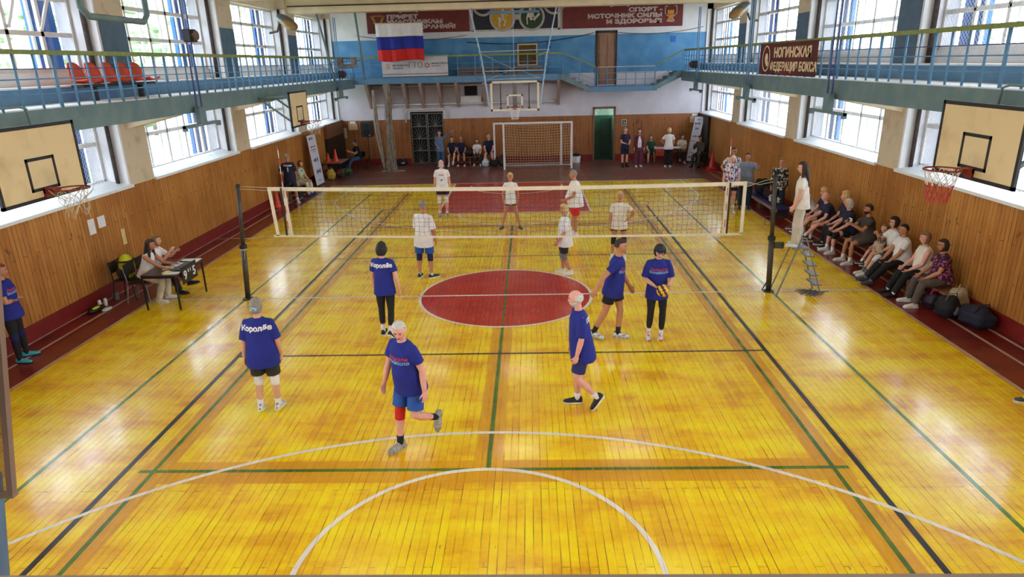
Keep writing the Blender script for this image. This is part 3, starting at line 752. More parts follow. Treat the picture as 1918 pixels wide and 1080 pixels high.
MB().box(-1.6, 1.42, -.03, 0, -.36, -.32).build('crease_strip', M('brown_strip', (140, 120, 104), .7), t)
# wooden case standing on the far balcony and stacked planks
t = thing('wooden_case', (.5, 19.35, 4.95), 'open plywood case with a shelf on the far balcony behind the hoop frame', 'case')
MB().box(-.42, .42, .2, .22, -.4, .45).build('back_panel', M('plywood_brown', (112, 84, 40), .6), t)
MB().box(-.46, -.4, -.1, .22, -.42, .47).box(.4, .46, -.1, .22, -.42, .47).box(-.46, .46, -.1, .22, .44, .5).box(-.46, .46, -.1, .22, -.46, -.4).box(-.4, .4, -.05, .2, .03, .06).build('frame', M('pine_case_frame', (206, 176, 128), .6), t)
for i, (x, l) in enumerate(((-1.7, 'brown bench of planks lying on the far balcony by the banner'), (.3, 'brown stacked planks lying on the far balcony under the wooden case'))):
    t = thing('plank_bench', (x, 19.3, 4.07), l, 'bench')
    for k in range(3): MB().box(-1.05 + i * .2, .9, -.2, .15, .05 + k * .14, .15 + k * .14).build('plank', M('old_bench_wood', (124, 98, 84), .7, var=.2), t)
# boxing banner on right railing
MBOX = M('dark_red_banner', (50, 14, 18), .6, col2=(104, 18, 22), thr=(.3, .7), scale=.8)
t = thing('boxing_banner', (7.5, 5.95, 4.56), 'black and red boxing federation banner hung on the right railing', 'banner')
MB().box(-.02, 0, -2.1, 2.08, -.42, .43).build('sheet', MBOX, t)
MCR = M('cream_print', (226, 206, 170), .6)
tx = text_mesh('НОГИНСКАЯ', .34, 'lettering', MCR, offset=.012); put_text(tx, t, (-.026, -.45, .18), '-x', False, 1.25)
tx = text_mesh('ФЕДЕРАЦИЯ БОКСА', .3, 'lettering', MCR, offset=.009); put_text(tx, t, (-.026, -.55, -.2), '-x', False, 1.1)
b = MB()
for i in range(28):
    a = 2 * math.pi * i / 28; c_ = 2 * math.pi * (i + 1) / 28
    b.bar((-.026, 1.5 + .3 * math.cos(a), .02 + .34 * math.sin(a)), (-.026, 1.5 + .3 * math.cos(c_), .02 + .34 * math.sin(c_)), .035, .008, ref=(1, 0, 0))
b.build('oval_emblem', MCR, t)
b = MB(); b.ball((-.02, 1.5, .02), .012, .13, .15); b.ball((-.02, 1.42, -.12), .012, .1, .08); b.build('glove_mark', MCR, t)

# stadium seats on left balcony
MOS = M('orange_plastic_seat', (206, 62, 30), .35, var=.08)
t = thing('stadium_seats', (-8.2, -.1, 4.12), 'row of five orange moulded seats on the left balcony', 'seats')
MB().box(-.12, .12, .1, 2.75, .27, .32).build('beam', MBLACK, t)
for y in (.6, 2.3): MB().box(-.05, .05, y - .04, y + .04, 0, .28).build('leg', MBLACK, t)
for k in range(5):
    y0 = .12 + k * .54; b = MB(); vs = []; fs = []
    nu, nv = 10, 12
    for j in range(nv + 1):
        s = j / nv
        for i in range(nu + 1):
            u = -1 + 2 * i / nu
            if s < .5: x = .26 - .44 * s * 2 * .95; z = .36 + .05 * (abs(u) ** 3) - .02 * math.sin(s * 2 * math.pi); wd = .23
            else: q = (s - .5) * 2; x = -.16 - .07 * q + .05 * (abs(u) ** 2); z = .38 + .36 * q - (.07 * abs(u) ** 3 if q > .8 else 0); wd = .23 - .05 * q * q
            vs.append((x, y0 + .23 + u * wd, z))
    for j in range(nv):
        for i in range(nu): a = j * (nu + 1) + i; fs.append((a, a + 1, a + nu + 2, a + nu + 1))
    b.add(vs, fs); o = b.build('seat', MOS, t, smooth=True); so = o.modifiers.new('thick', 'SOLIDIFY'); so.thickness = .03

# floodlights on the walls
for sx, y, l in ((-1, 12.0, 'grey floodlight on a bracket above the left balcony, far end'), (1, 12.3, 'grey floodlight on a bracket above the right balcony, far end')):
    t = thing('floodlight', (sx * 8.3, y, 6.1), l, 'floodlight')
    MB().tube([(sx * .4, .1, -.25), (sx * .1, .05, -.2), (0, 0, 0)], .04).build('bracket', MPIPE, t)
    rot = Matrix.Rotation(R_(-sx * 35), 4, 'Y') @ Matrix.Rotation(R_(25), 4, 'X')
    b = MB(); b.ball((-sx * .3, 0, .1), .42, .24, .17, mat=rot, nu=16, nv=10); b.build('housing', M('floodlight_grey', (110, 116, 118), .4, met=.6), t, smooth=True)
    b = MB(); b.ball((-sx * .38, -.06, .02), .3, .22, .15, mat=rot, nu=16, nv=10); b.build('lens', M('amber_lens', (150, 118, 74), .15), t, smooth=True)

# hoists: two rods on a box with a cross bar, hung over the balcony edge
def hoist(x, y, lab, zt=6.55, ln=.9):
    t = thing('ring_hoist', (x, y, 3.4), lab, 'hoist')
    for dy in (-.12, .12): MB().tube([(0, dy, .25), (0, dy, zt - 3.4)], .022, n=6).build('rod', MRAILD if abs(y) < 5 else MTEAL2, t)
    MB().box(-.06, .06, -.16, .16, .04, .42).build('box', MTEAL, t, bevel=.01)
    MB().box(-.04, .04, -ln, ln, -.02, .04).box(-.05, .05, -ln, -ln + .06, -.08, .04).box(-.05, .05, ln - .06, ln, -.08, .04).build('cross_bar', MTEAL, t)
    return t
hoist(-7.36, 3.1, 'teal hoist with cross bar hanging under the left balcony, nearest')
hoist(-7.36, 15.8, 'teal hoist with cross bar hanging under the left balcony, far corner')
hoist(7.36, 2.6, 'teal hoist with cross bar hanging under the right balcony, nearest')
hoist(7.36, 8.7, 'teal hoist with cross bar hanging under the right balcony, second')
hoist(7.36, 15.4, 'teal hoist with cross bar hanging under the right balcony, far corner')
# pulleys/lights clamped on rods
for x, y, z, l in ((-7.36, 3.1, 5.42, 'small dark lamp clamped on the near left hoist rods'), (-7.3, 15.8, 4.35, 'round dark winch on the far left hoist rods'), (7.3, 15.4, 4.4, 'round dark winch on the far right hoist rods')):
    t = thing('winch', (x, y, z), l, 'winch')
    sg = 1 if x < 0 else -1
    MB().box(-.05, .14 * sg if sg > 0 else .05, -.17, .17, -.14, .14).build('casing', MBLACK, t, bevel=.02) if sg > 0 else MB().box(-.14, .05, -.17, .17, -.14, .14).build('casing', MBLACK, t, bevel=.02)
    b = MB(); b.tube([(sg * .12, -.02, 0), (sg * .22, -.04, 0)], .11, n=14); b.build('drum', M('winch_drum', (92, 66, 44), .4, met=.3), t)
# teal U frame near upper left (raised hoop support) and frames around the backboards
t = thing('raised_hoop_frame', (-6.5, -1.1, 5.52), 'teal steel U-shaped frame hanging at the upper left above the railing', 'frame')
MB().tube([(0, -1.0, 1.4), (0, -.98, .12), (0, -.82, 0), (0, .8, 0), (0, .95, .12), (0, 1.0, 1.4)], .055, n=8).build('tube_frame', MTEAL, t, smooth=True)
MB().tube([(0, -1.0, 1.4), (0, -1.0, 1.75)], .03, n=6).tube([(0, 1.0, 1.4), (0, 1.0, 1.75)], .03, n=6).build('hangers', MTEAL, t, smooth=True)
# ceiling grid end seen at the top middle
t = thing('hanging_grid', (.0, 14.6, 6.9), 'teal steel carrier hanging above the sports mural at the top edge', 'carrier')
MB().box(-1.0, 1.0, -.05, .05, -.45, -.36).box(-.85, -.75, -.04, .04, -.4, .4).box(.75, .85, -.04, .04, -.4, .4).build('frame', MTEAL2, t)
# tall thin mast left of flag
t = thing('climbing_mast', (-7.0, 15.6, 4.1), 'two tall blue poles with a rusty trolley at the far left corner', 'mast')
MB().tube([(-.5, 0, 0), (-.95, -.4, 3)], .045, n=6).build('pole', MTEAL, t, smooth=True)
MB().tube([(.75, 0, 0), (.6, -.2, 3)], .045, n=6).build('pole', MTEAL, t, smooth=True)
MB().tube([(-.55, 0, .72), (.72, 0, .78)], .03, n=6).tube([(-.2, 0, .5), (.5, 0, .55)], .03, n=6).build('cross_tube', MTEAL2, t)
MB().box(-.35, .5, -.06, .06, .5, .62).box(-.3, -.1, -.08, .08, .62, .9).box(.25, .45, -.08, .08, .62, .92).build('trolley', M('rusty_trolley', (128, 122, 118), .6, col2=(110, 80, 60), thr=(.4, .7)), t, bevel=.01)

# foreground: framed clear panel and post of the photographer's railing
t = thing('acrylic_screen', (-.249, -12.5, 4.03), 'blurred framed translucent panel on the railing at the left edge', 'panel')
MB().prism([(-.6, .01), (-.01, .01), (.07, .4), (-.6, .4)], 'y', -.003, .003).build('sheet', glass_mat('hazy_acrylic', (.72, .66, .6), .06), t)
MB().box(-.6, 0, -.006, .006, 0, .006).bar((-.006, 0, 0), (.074, 0, .4), .009, .01).build('frame', M('panel_frame_brown', (128, 108, 98), .4, met=.2), t)
t = thing('railing_post', (-.375, -12.7, 4.12), 'dark blue post of the near railing at the lower left edge', 'post')
MB().tube([(-.008, .23, -.38), (.02, .23, -.27), (.06, .23, -.075)], .02, n=12).build('tube', MBLUEC, t, smooth=True)
# wires along the far wall
def wire(pts, r, lab, mat=MBLACK):
    P = []
    for (a, b_) in zip(pts[:-1], pts[1:]):
        a = Vector(a); b_ = Vector(b_)
        for i in range(12):
            s = i / 12; p = a.lerp(b_, s); p.z -= 4 * s * (1 - s) * .04 * (b_ - a).length; P.append(p)
    P.append(Vector(pts[-1]))
    tag(MB().tube(P, r, n=5).build('cable', mat, smooth=True), lab, 'cable')
wire([(-2.3, 19.8, 5.6), (3.6, 19.8, 5.85)], .018, 'black cable sagging across the far blue wall behind the hoop frame')
wire([(-7.5, 19.8, 6.0), (-2.3, 19.8, 5.9)], .012, 'thin grey cable running below the left slogan board', MPIPE)
wire([(4.7, 19.8, 5.85), (8.6, 19.8, 6.0)], .012, 'thin grey cable running below the right slogan board', MPIPE)
# ================================================================== COURT EQUIPMENT
MSTEEL = M('dark_post_steel', (74, 70, 68), .45, met=.5, var=.2, scale=12)
MSTEEL2 = M('grey_ladder_steel', (140, 142, 146), .4, met=.5, var=.15)
MTAPE = M('cream_net_tape', (222, 212, 186), .7, var=.06)
MCORD = M('dark_net_cord', (58, 42, 26), .8)
MCORDB = M('beige_net_cord', (226, 196, 146), .8)
MROPE = M('pale_rope', (190, 176, 150), .8)
MRIM = M('dark_red_rim', (130, 34, 26), .45)
MBOARD = M('cream_backboard_paint', (218, 196, 150), .55, col2=(186, 160, 116), thr=(.5, .85), scale=2.2, bump=.05)
# net: top tape, bottom tape, side tapes, cords
t = thing('volleyball_net', (0, 0, 0), 'cream-taped volleyball net with dark mesh stretched across the middle of the court', 'net')
XL, XR = -4.76, 4.85
def top(x): s = (x - XL) / (XR - XL); return 2.385 - .075 * s - .11 * 4 * s * (1 - s) * .45
def bot(x): s = (x - XL) / (XR - XL); return 1.395 - .13 * s - .04 * 4 * s * (1 - s)
N = 96
b = MB()
for i in range(N):
    x0 = XL + (XR - XL) * i / N; x1 = XL + (XR - XL) * (i + 1) / N
    b.add([(x0, -.012, top(x0)), (x1, -.012, top(x1)), (x1, -.012, top(x1) - .075), (x0, -.012, top(x0) - .075), (x0, .012, top(x0)), (x1, .012, top(x1)), (x1, .012, top(x1) - .075), (x0, .012, top(x0) - .075)],
          [(0, 1, 2, 3), (4, 7, 6, 5), (0, 4, 5, 1), (3, 2, 6, 7)])
b.build('top_tape', MTAPE, t)
b = MB()
for i in range(N):
    x0 = XL + (XR - XL) * i / N; x1 = XL + (XR - XL) * (i + 1) / N
    b.add([(x0, -.01, bot(x0)), (x1, -.01, bot(x1)), (x1, -.01, bot(x1) - .045), (x0, -.01, bot(x0) - .045), (x0, .01, bot(x0)), (x1, .01, bot(x1)), (x1, .01, bot(x1) - .045), (x0, .01, bot(x0) - .045)],
          [(0, 1, 2, 3), (4, 7, 6, 5), (0, 4, 5, 1), (3, 2, 6, 7)])
b.build('bottom_tape', MTAPE, t)
for x, dx in ((XL + .03, .06), (XR - .03, .0)): MB().bar((x, 0, top(x) - .02), (x + dx, 0, bot(x) - .02), .065, .02, ref=(0, 1, 0)).build('end_tape', MTAPE, t)
b = MB()
for i in range(1, N):
    x = XL + .06 + (XR - XL - .1) * i / N; zt = top(x) - .05; zb = bot(x) - .01; P = []
    for k in range(9):
        s = k / 8; P.append((x + .012 * math.sin(k * 2.1 + i * .7) + .05 * (1 - abs(2 * (x - XL) / (XR - XL) - 1)) * 0, .006 * math.sin(i + k), zt + (zb - zt) * s))
    b.tube(P, .0026, n=4, cap=False)
for k in range(1, 10):
    s = k / 10; P = []
    for i in range(N + 1):
        x = XL + .05 + (XR - XL - .1) * i / N; P.append((x, 0, top(x) - .06 + (bot(x) - top(x) + .06) * s + .008 * math.sin(i * 1.9 + k) + .01 * math.sin(i * .37 + k * 2)))
    b.tube(P, .0026, n=4, cap=False)
b.build('net_mesh', MCORD, t)
for s, x in ((-1, -4.46), (1, 4.5)):
    b = MB(); b.bar((x + .03 * -s, -.02, top(x)), (x + .03 * -s + (.05 if s < 0 else 0), -.02, bot(x) - .03), .07, .01, ref=(0, 1, 0)); b.build('antenna_tape', MTAPE, t)
    for k in range(12):
        z0 = bot(x) + k * .16 - .02
        if z0 > top(x) + .86: break
        MB().tube([(x - s * .03, -.035, z0), (x - s * .03, -.035, min(z0 + .16, 3.2))], .007, n=8).build('antenna', M('antenna_red', (190, 40, 36), .4) if k % 2 else M('antenna_white', (230, 226, 220), .4), t)
    b = MB(); b.bar((x + s * .02, -.025, top(x) - .01), (x + s * .02, -.025, bot(x)), .035, .008, ref=(0, 1, 0)); b.build('antenna_sleeve', MBLACK, t)
b = MB()
b.tube([(XL, 0, top(XL) - .01), (-5.37, 0, 2.41)], .006, n=5).tube([(XR, 0, top(XR) - .01), (5.1, 0, 2.24), (5.4, 0, 2.3)], .006, n=5)
b.tube([(XL, 0, top(XL) - .07), (-5.37, 0, 2.36)], .005, n=5).tube([(XL + .06, 0, bot(XL) - .02), (-5.43, 0, 1.32)], .006, n=5).tube([(XR, 0, 2.2), (5.2, 0, 2.32), (5.42, 0, 2.36)], .005, n=5)
b.build('guy_cord', MROPE, t)
def post(x0, x1, z, lab, extra):
    t = thing('net_post', (x0, 0, 0), lab, 'post')
    d = x1 - x0
    MB().tube([(0, 0, 0), (d * .48, 0, z * .48)], .055, n=12).build('lower_tube', MSTEEL, t, smooth=True)
    MB().tube([(d * .45, 0, z * .45), (d, 0, z)], .042, n=12).build('upper_tube', MSTEEL, t, smooth=True)
    MB().lathe([(.11, 0), (.11, .02), (.06, .03)], n=16).build('base_plate', MSTEEL, t)
    MB().lathe([(.06, z * .46), (.075, z * .46), (.075, z * .49), (.05, z * .5)], (d * .47, 0, 0), 14).lathe([(.05, z - .02), (.05, z + .01), (.02, z + .03)], (d, 0, 0), 14).build('collar', MBLACK, t)
    if extra:
        MB().box(.02, .2, -.03, .03, .93, 1.06).tube([(.17, 0, .93), (.17, 0, 1.06)], .05).build('winch', MSTEEL, t, bevel=.01)
        MB().tube([(-.1, -.02, 1.42), (-.22, -.02, 1.42), (-.22, -.02, 1.6), (-.05, -.02, 1.6)], .006, n=5).build('hook', MBLACK, t)
        MB().bar((-.02, .0, .28), (-.13, .02, .02), .02).build('foot_brace', MBLACK, t)
    else:
        b = MB()
        for k in range(5): b.lathe([(.06 + .004 * (k % 2), 1.08 + k * .025), (.06, 1.1 + k * .025)], (d * .47, 0, 0), 10)
        b.tube([(d * .45 - .05, -.02, 1.15), (d * .45 - .08, -.03, .95), (d * .45 + .02, -.06, .9), (d * .45 + .04, -.05, 1.1)], .006, n=5).build('wound_rope', MROPE, t)
    return t
post(-5.51, -5.36, 2.43, 'dark steel net post on the left, rope wound round its middle', False)
post(5.49, 5.40, 2.40, 'dark steel net post on the right with a winch, beside the step ladder', True)

# step ladder (top frame at z 1.02)
t = thing('step_ladder', (5.95, -.08, 0), 'grey step ladder the referee stands on beside the right net post', 'ladder')
ZT = 1.0
for sy in (-1, 1):
    MB().bar((-.4 + .02 * sy, sy * .23 - .02, 0), (.02, sy * .17, 1.22), .032, .02).build('front_leg', MSTEEL2, t)
    MB().bar((.5, sy * .21, 0), (.1, sy * .16, 1.2), .032, .02).build('rear_rail', MSTEEL2, t)
for k in range(4):
    z = .2 + .2 * k; x = .5 - .4 * z / 1.2
    MB().box(x - .09, x + .07, -.2 + .01 * k, .2 - .01 * k, z, z + .03).build('step', MSTEEL2, t, bevel=.005)
MB().box(-.16, .16, -.18, .18, ZT - .03, ZT).build('platform', MSTEEL2, t, bevel=.005)
MB().tube([(.02, -.17, 1.2), (.02, -.1, 1.23), (.02, .1, 1.23), (.02, .17, 1.2)], .014, n=6).build('top_bar', MSTEEL2, t)
b = MB()
random.seed(3)
for i in range(26):
    a = random.uniform(0, 6.28); l = random.uniform(.1, .38)
    b.bar((5.95 + .42, -.1, .012 + i * .0012), (5.95 + .42 + math.cos(a) * l, -.1 + math.sin(a) * l * .8, .012), .03, .004)
tag(b.build('floor_cloth', M('grey_scrap_cloth', (96, 98, 108), .8)), 'crumpled grey rag under the rear feet of the step ladder', 'cloth')

# backboards -------------------------------------------------------------------
def rim_net(t, cy, cz, r, mat, ln=.45, tatter=False, mat2=None):
    b = MB(); b.tube([(r * math.cos(2 * math.pi * i / 28), cy + r * math.sin(2 * math.pi * i / 28), cz) for i in range(29)], .012, n=6); b.build('rim', MRIM, t, smooth=True)
    for lo, hi, mm in (((0, 1, mat),) if not mat2 else ((0, .45, mat), (.45, 1, mat2))):
        b = MB(); n = 12
        for i in range(n):
            for sg in (-1, 1):
                P = []
                for k in range(9):
                    s = lo + (hi - lo) * k / 8
                    a = 2 * math.pi * (i + sg * s * 2.5) / n; rr = r * (1 - .45 * s ** .7)
                    if tatter: rr *= 1 + .3 * math.sin(i * 3.3 + s * 5); 
                    P.append((rr * math.cos(a), cy + rr * math.sin(a), cz - ln * s * (1 if not tatter else .35 + .65 * abs(math.sin(i * 1.7)))))
                b.tube(P, .0045 if not mat2 else .006, n=4, cap=False)
        b.build('net', mm, t)
def backboard(loc, rz, w_, zb, zt, lab, style, net=MROPE, mat2=None, tatter=False):
    t = thing('basketball_backboard', loc, lab, 'backboard', rz=rz)
    hw = w_ / 2; h = zt - zb; z0 = zb - loc[2]; z1 = zt - loc[2]
    def frame(x0, x1, a, c, wd, y0, y1):
        return MB().box(x0, x1, y0, y1, a, a + wd).box(x0, x1, y0, y1, c - wd, c).box(x0, x0 + wd, y0, y1, a, c).box(x1 - wd, x1, y0, y1, a, c)
    if style == 'wood':
        MB().box(-hw, hw, -.03, 0, z0, z1).build('board', MBOARD, t)
        frame(-hw - .01, hw + .01, z0 - .01, z1 + .01, .05, -.032, .006).build('border', MBLACK, t)
        frame(-.3, .3, z0 + .13, z0 + .6, .045, 0, .006).build('target_square', MBLACK, t)
        b = MB(); b.bar((-hw + .1, -.05, z0), (-hw + .1, -.05, z1), .06).bar((hw - .1, -.05, z0), (hw - .1, -.05, z1), .06).bar((-hw, -.05, z1 - .2), (hw, -.05, z1 - .2), .05)
        for x in (-.6, .6): b.bar((x, -.06, z0 + .15), (x, -1.0, z1 - .15), .05).bar((x, -.06, z1 - .1), (x, -1.0, z1 - .15), .05)
        b.build('support_frame', MTEAL, t)
    else:
        MB().box(-hw, hw, -.02, 0, z0, z1).build('board', glass_mat('clear_board', (.93, .93, .93), .05), t)
        frame(-hw - .02, hw + .02, z0 - .02, z1 + .02, .07, -.03, .01).build('border', MTAPE, t)
        frame(-.3, .3, z0 + .1, z0 + .58, .06, 0, .006).build('target_square', MTAPE, t)
        b = MB(); b.box(-.56, -.52, -.06, -.03, z0 + .02, z1).box(.52, .56, -.06, -.03, z0 + .02, z1).box(-.59, -.49, -.08, -.02, z0 + .02, z0 + .1).box(.49, .59, -.08, -.02, z0 + .02, z0 + .1)
        b.build('brace', MPIPE, t); MB().box(-.08, .08, -.1, -.03, z0, z1).build('spine', M('grey_spine', (130, 126, 124), .6), t)
    MB().box(-.08, .08, 0, .16, z0 + .08, z0 + .15).box(-.08, .08, 0, .03, z0 + .02, z0 + .16).build('rim_bracket', MRIM, t)
    rim_net(t, .38, z0 + .14, .225, net, tatter=tatter, mat2=mat2)
    return t
backboard((-6.5, -3.8, 3.4), R_(-90), 1.78, 2.93, 3.97, 'cream backboard with a torn net projecting from the left wall, nearest', 'wood', tatter=True)
backboard((6.5, -4.15, 3.4), R_(90), 1.72, 3.01, 3.99, 'cream backboard with a red and white net projecting from the right wall', 'wood', net=M('white_cord', (220, 220, 216), .7), mat2=M('red_cord', (170, 36, 40), .7))
backboard((-6.5, 7.75, 3.4), R_(-90), 1.62, 2.95, 3.97, 'smaller-looking cream backboard on the left wall, far end', 'wood', tatter=True)
t = backboard((.01, 13.0, 3.4), R_(180), 1.8, 2.92, 3.97, 'clear backboard with white frame hung before the far balcony', 'clear', net=M('white_cord', (220, 220, 216), .7))
# hanging frame of the clear board (part of it)
b = MB(); loc = Vector((.01, 13.0, 3.4))
def W(x, y, z): return (-(x - .01), -(y - 13.0), z - 3.4)
for sx in (-1, 1):
    b = MB()
    for dy in (0, .14):
        b.tube([W(sx * .97, 13.06 + dy, 3.1), W(sx * 1.24, 13.3 + dy, 4.9), W(sx * 1.62, 13.6 + dy, 6.62)], .022, n=6)
    for k in range(14):
        s = k / 14; x = .97 + .6 * s; z = 3.1 + 3.3 * s; y = 13.1 + .45 * s
        b.tube([W(sx * x, y, z), W(sx * (x + .02), y + .12, z + .12)], .01, n=4)
    b.build('hanger_truss', M('pale_blue_steel', (150, 176, 196), .4, met=.3), t)
b = MB()
b.tube([W(-1.15, 13.2, 4.35), W(1.12, 13.2, 4.35)], .022, n=6).tube([W(-1.05, 13.2, 4.05), W(1.02, 13.2, 4.07)], .018, n=6).tube([W(-1.25, 13.3, 5.05), W(1.25, 13.3, 5.08)], .02, n=6)
b.tube([W(-1.02, 13.2, 4.05), W(-.2, 13.3, 4.35)], .012, n=5).tube([W(1.02, 13.2, 4.05), W(.25, 13.3, 4.35)], .012, n=5).tube([W(-1.25, 13.3, 5.0), W(0, 13.3, 4.4)], .01, n=5).tube([W(1.25, 13.3, 5.0), W(.9, 13.3, 4.85)], .012, n=5)
b.tube([W(0, 13.2, 4.1), W(0, 13.3, 6.6)], .009, n=5).build('cross_tubes', M('pale_blue_steel', (150, 176, 196), .4, met=.3), t)

# handrails bent over the balcony edge where the boards hang
for sx, y0, y1, l in ((-1, -5.2, -2.6, 'teal tube frame bent over the left balcony edge above the near backboard'), (1, -5.2, -3.1, 'teal tube frame bent over the right balcony edge above the backboard')):
    t = thing('tube_bracket', (sx * 7.4, y0, 4.1), l, 'bracket')
    n = y1 - y0
    b = MB(); b.tube([(0, 0, .08), (0, n - .15, .08), (sx * -.02, n - .03, .04), (sx * -.04, n, -.4)], .022, n=6)
    for s in (.25, .7): b.tube([(0, n * s, .08), (0, n * s, -.4)], .018, n=6)
    b.build('tube', MTEAL, t, smooth=True)

# futsal goals --------------------------------------------------------------------
MGP = M('white_goal_post', (226, 222, 224), .35, var=.06)
def goal(x0, x1, y, h, lab, depth=1.0, netted=True):
    t = thing('goal_frame', ((x0 + x1) / 2, y, 0), lab, 'goal')
    hw = (x1 - x0) / 2
    for s, n_ in ((-1, 'left'), (1, 'right')):
        MB().box(s * hw - .04, s * hw + .04, -.04, .04, 0, h).build('goal_post', MGP, t, bevel=.008)
        MB().tube([(s * hw, .02, h - .03), (s * hw, .45, h - .1), (s * hw, depth, .03), (s * hw, .02, .03)], .018, n=6).build('side_stay', MGP, t)
    MB().box(-hw - .04, hw + .04, -.045, .045, h - .08, h).build('crossbar', MGP, t, bevel=.008)
    MB().tube([(-hw, depth, .03), (hw, depth, .03)], .018, n=6).build('ground_bar', MGP, t)
    if netted:
        b = MB(); nx = 25; nz = 17
        def Q(u, v):     # u across, v down the back: 0 top front .. 1 bottom back
            x = -hw + 2 * hw * u
            yy = .05 + depth * (.55 * min(1, v * 3) + .45 * v) - .35 * math.sin(math.pi * v) * math.sin(math.pi * u) * .6
            z = h - .05 - max(0, (v - .06)) * (h - .05) / .94 - .1 * math.sin(math.pi * u) * (1 - v)
            return (x + .02 * math.sin(v * 9 + u * 20), yy, max(.02, z))
        for i in range(nx + 1): b.tube([Q(i / nx, k / 24) for k in range(25)], .0055, n=4, cap=False)
        for k in range(nz + 1): b.tube([Q(i / 30, k / nz) for i in range(31)], .0055, n=4, cap=False)
        b.build('goal_net', MCORDB, t)
        b = MB()
        for s in (-1, 1):
            for k in range(1, 14):
                z = h * k / 14; yb = .05 + depth * (1 - z / h) ** .6
                b.tube([(s * hw, .03, z), (s * (hw - .02), yb * .5, z - .04), (s * hw, yb, z)], .0055, n=4, cap=False)
            for k in range(1, 8):
                yy = depth * k / 8; zt = h * (1 - (yy / depth) ** 1.6)
                b.tube([(s * hw, yy, .02), (s * hw, yy, max(.1, zt))], .0055, n=4, cap=False)
        b.build('side_net', MCORDB, t)
    return t
goal(-.63, 2.44, 17.5, 2.1, 'white futsal goal with beige net standing on the worn red floor, in front', 1.05)
goal(-1.12, 2.02, 18.75, 2.0, 'white futsal goal frame nested behind the netted goal by the far wall', .42, False)

# rope-net curtain bundle
MBUN = M('grey_beige_net_bundle', (168, 150, 132), .85, col2=(96, 82, 70), thr=(.4, .6), scale=9, stretch=(6, 6, .5), bump=.8)
t = thing('net_curtain', (-5.85, 17.6, 0), 'bundled beige net curtain hanging from the far balcony to the floor', 'curtain')
b = MB()
for k in range(16):
    a = 2 * math.pi * k / 16; P = []; 
    for i in range(15):
        s = i / 14; z = 3.9 * (1 - s); r = .05 + .16 * s ** 1.5 + .03 * math.sin(k * 2.3 + s * 7)
        P.append((.12 * (1 - s) - .22 * 0 + r * math.cos(a + s * .8), r * .8 * math.sin(a + s * .8), z))
    b.tube(P, [.035] * 12 + [.04, .05, .05], n=6)
b.build('main_fold', MBUN, t, smooth=True)
b = MB()
for k in range(6):
    a = 2 * math.pi * k / 6; P = []
    for i in range(13):
        s = i / 12; z = 3.6 * (1 - s) + .03; r = .03 + .05 * math.sin(s * 3.1)
        P.append((-.55 + .05 * s + .38 * max(0, s - .4) ** 1.2 + r * math.cos(a), r * math.sin(a), z))
    b.tube(P, .03, n=6)
b.tube([(-.6, 0, 1.6), (-.42, 0, 1.3), (-.12, 0, 2.4), (0, 0, 3.8)], .014, n=5)
b.build('side_fold', M('pale_net_bundle', (186, 172, 158), .85, col2=(120, 106, 92), thr=(.35, .65), scale=9, stretch=(6, 6, .5), bump=.6), t, smooth=True)
b = MB()
for i in range(9): b.ball((.0 + .11 * (i - 3), -.1 + .05 * math.sin(i * 2), .03), .12, .1, .05)
b.build('floor_fold', MBUN, t, smooth=True)

# -- scorers' table ------------------------------------------------------------------
MTT = M('dark_brown_table_top', (70, 40, 36), .35, var=.1, stretch=(1, 6, 1))
def table(loc, sx_, sy_, h, top, leg, lab, cat='table', rz=0):
    t = thing('table', loc, lab, cat, rz=rz)
    MB().box(-sx_, sx_, -sy_, sy_, h - .03, h).build('tabletop', top, t, bevel=.004)
    for a in (-1, 1):
        for c in (-1, 1):
            MB().box(a * (sx_ - .02) - .015, a * (sx_ - .02) + .015, c * (sy_ - .02) - .015, c * (sy_ - .02) + .015, 0, h - .03).build('leg', leg, t)
    MB().box(-sx_ + .01, sx_ - .01, -sy_ + .01, -sy_ + .03, h - .07, h - .03).box(-sx_ + .01, sx_ - .01, sy_ - .03, sy_ - .01, h - .07, h - .03).box(-sx_ + .01, -sx_ + .03, -sy_, sy_, h - .07, h - .03).box(sx_ - .03, sx_ - .01, -sy_, sy_, h - .07, h - .03).build('apron', leg, t)
    return t
table((-7.0, -.04, 0), .36, .6, .75, MTT, MBLACK, "dark brown scorers' table with thin black legs by the left wall")
MPAPER = M('white_paper', (226, 224, 224), .7, var=.03)
for i, (x, y, a, w_, h_, l) in enumerate(((-6.78, -.48, 8, .15, .1, "white sheet at the near corner of the scorers' table"), (-6.95, .18, -6, .14, .2, "white sheets in the middle of the scorers' table"), (-6.85, .44, 4, .2, .14, "large white sheet at the far end of the scorers' table"), (-7.05, -.1, 20, .1, .15, "white form under the arm of the scorer"))):
    t = MB().box(-w_, w_, -h_, h_, 0, .004).build('paper_sheet', MPAPER); t.location = (x, y, .751); t.rotation_euler.z = R_(a); tag(t, l, 'paper')
t = MB().box(-.06, .06, -.09, .09, 0, .015).build('notebook', M('yellow_notepad', (206, 196, 110), .6)); t.location = (-6.9, -.46, .756); tag(t, 'small yellow notepad on the near corner sheet of the table', 'notepad')
t = thing('flip_scoreboard', (-6.63, -.1, .78), "black flip scoreboard showing 9 and 5 at the edge of the scorers' table", 'scoreboard')
MB().box(0, .02, -.32, .3, -.3, .06).build('board', M('scoreboard_black', (18, 18, 24), .5), t)
MB().box(-.2, .0, -.32, .3, .0, .012).build('back_flap', M('scoreboard_black', (18, 18, 24), .5), t)
for s, y, sz in (('9', -.2, .26), ('5', .17, .26)):
    tx = text_mesh(s, sz, 'score_digit', MPAPER, offset=.006); put_text(tx, t, (.023, y, -.13), '+x', False)
for y, s in ((-.06, '0'), (.03, '1')):
    tx = text_mesh(s, .1, 'set_digit', MPAPER, offset=.002); put_text(tx, t, (.023, y, -.07), '+x', False)

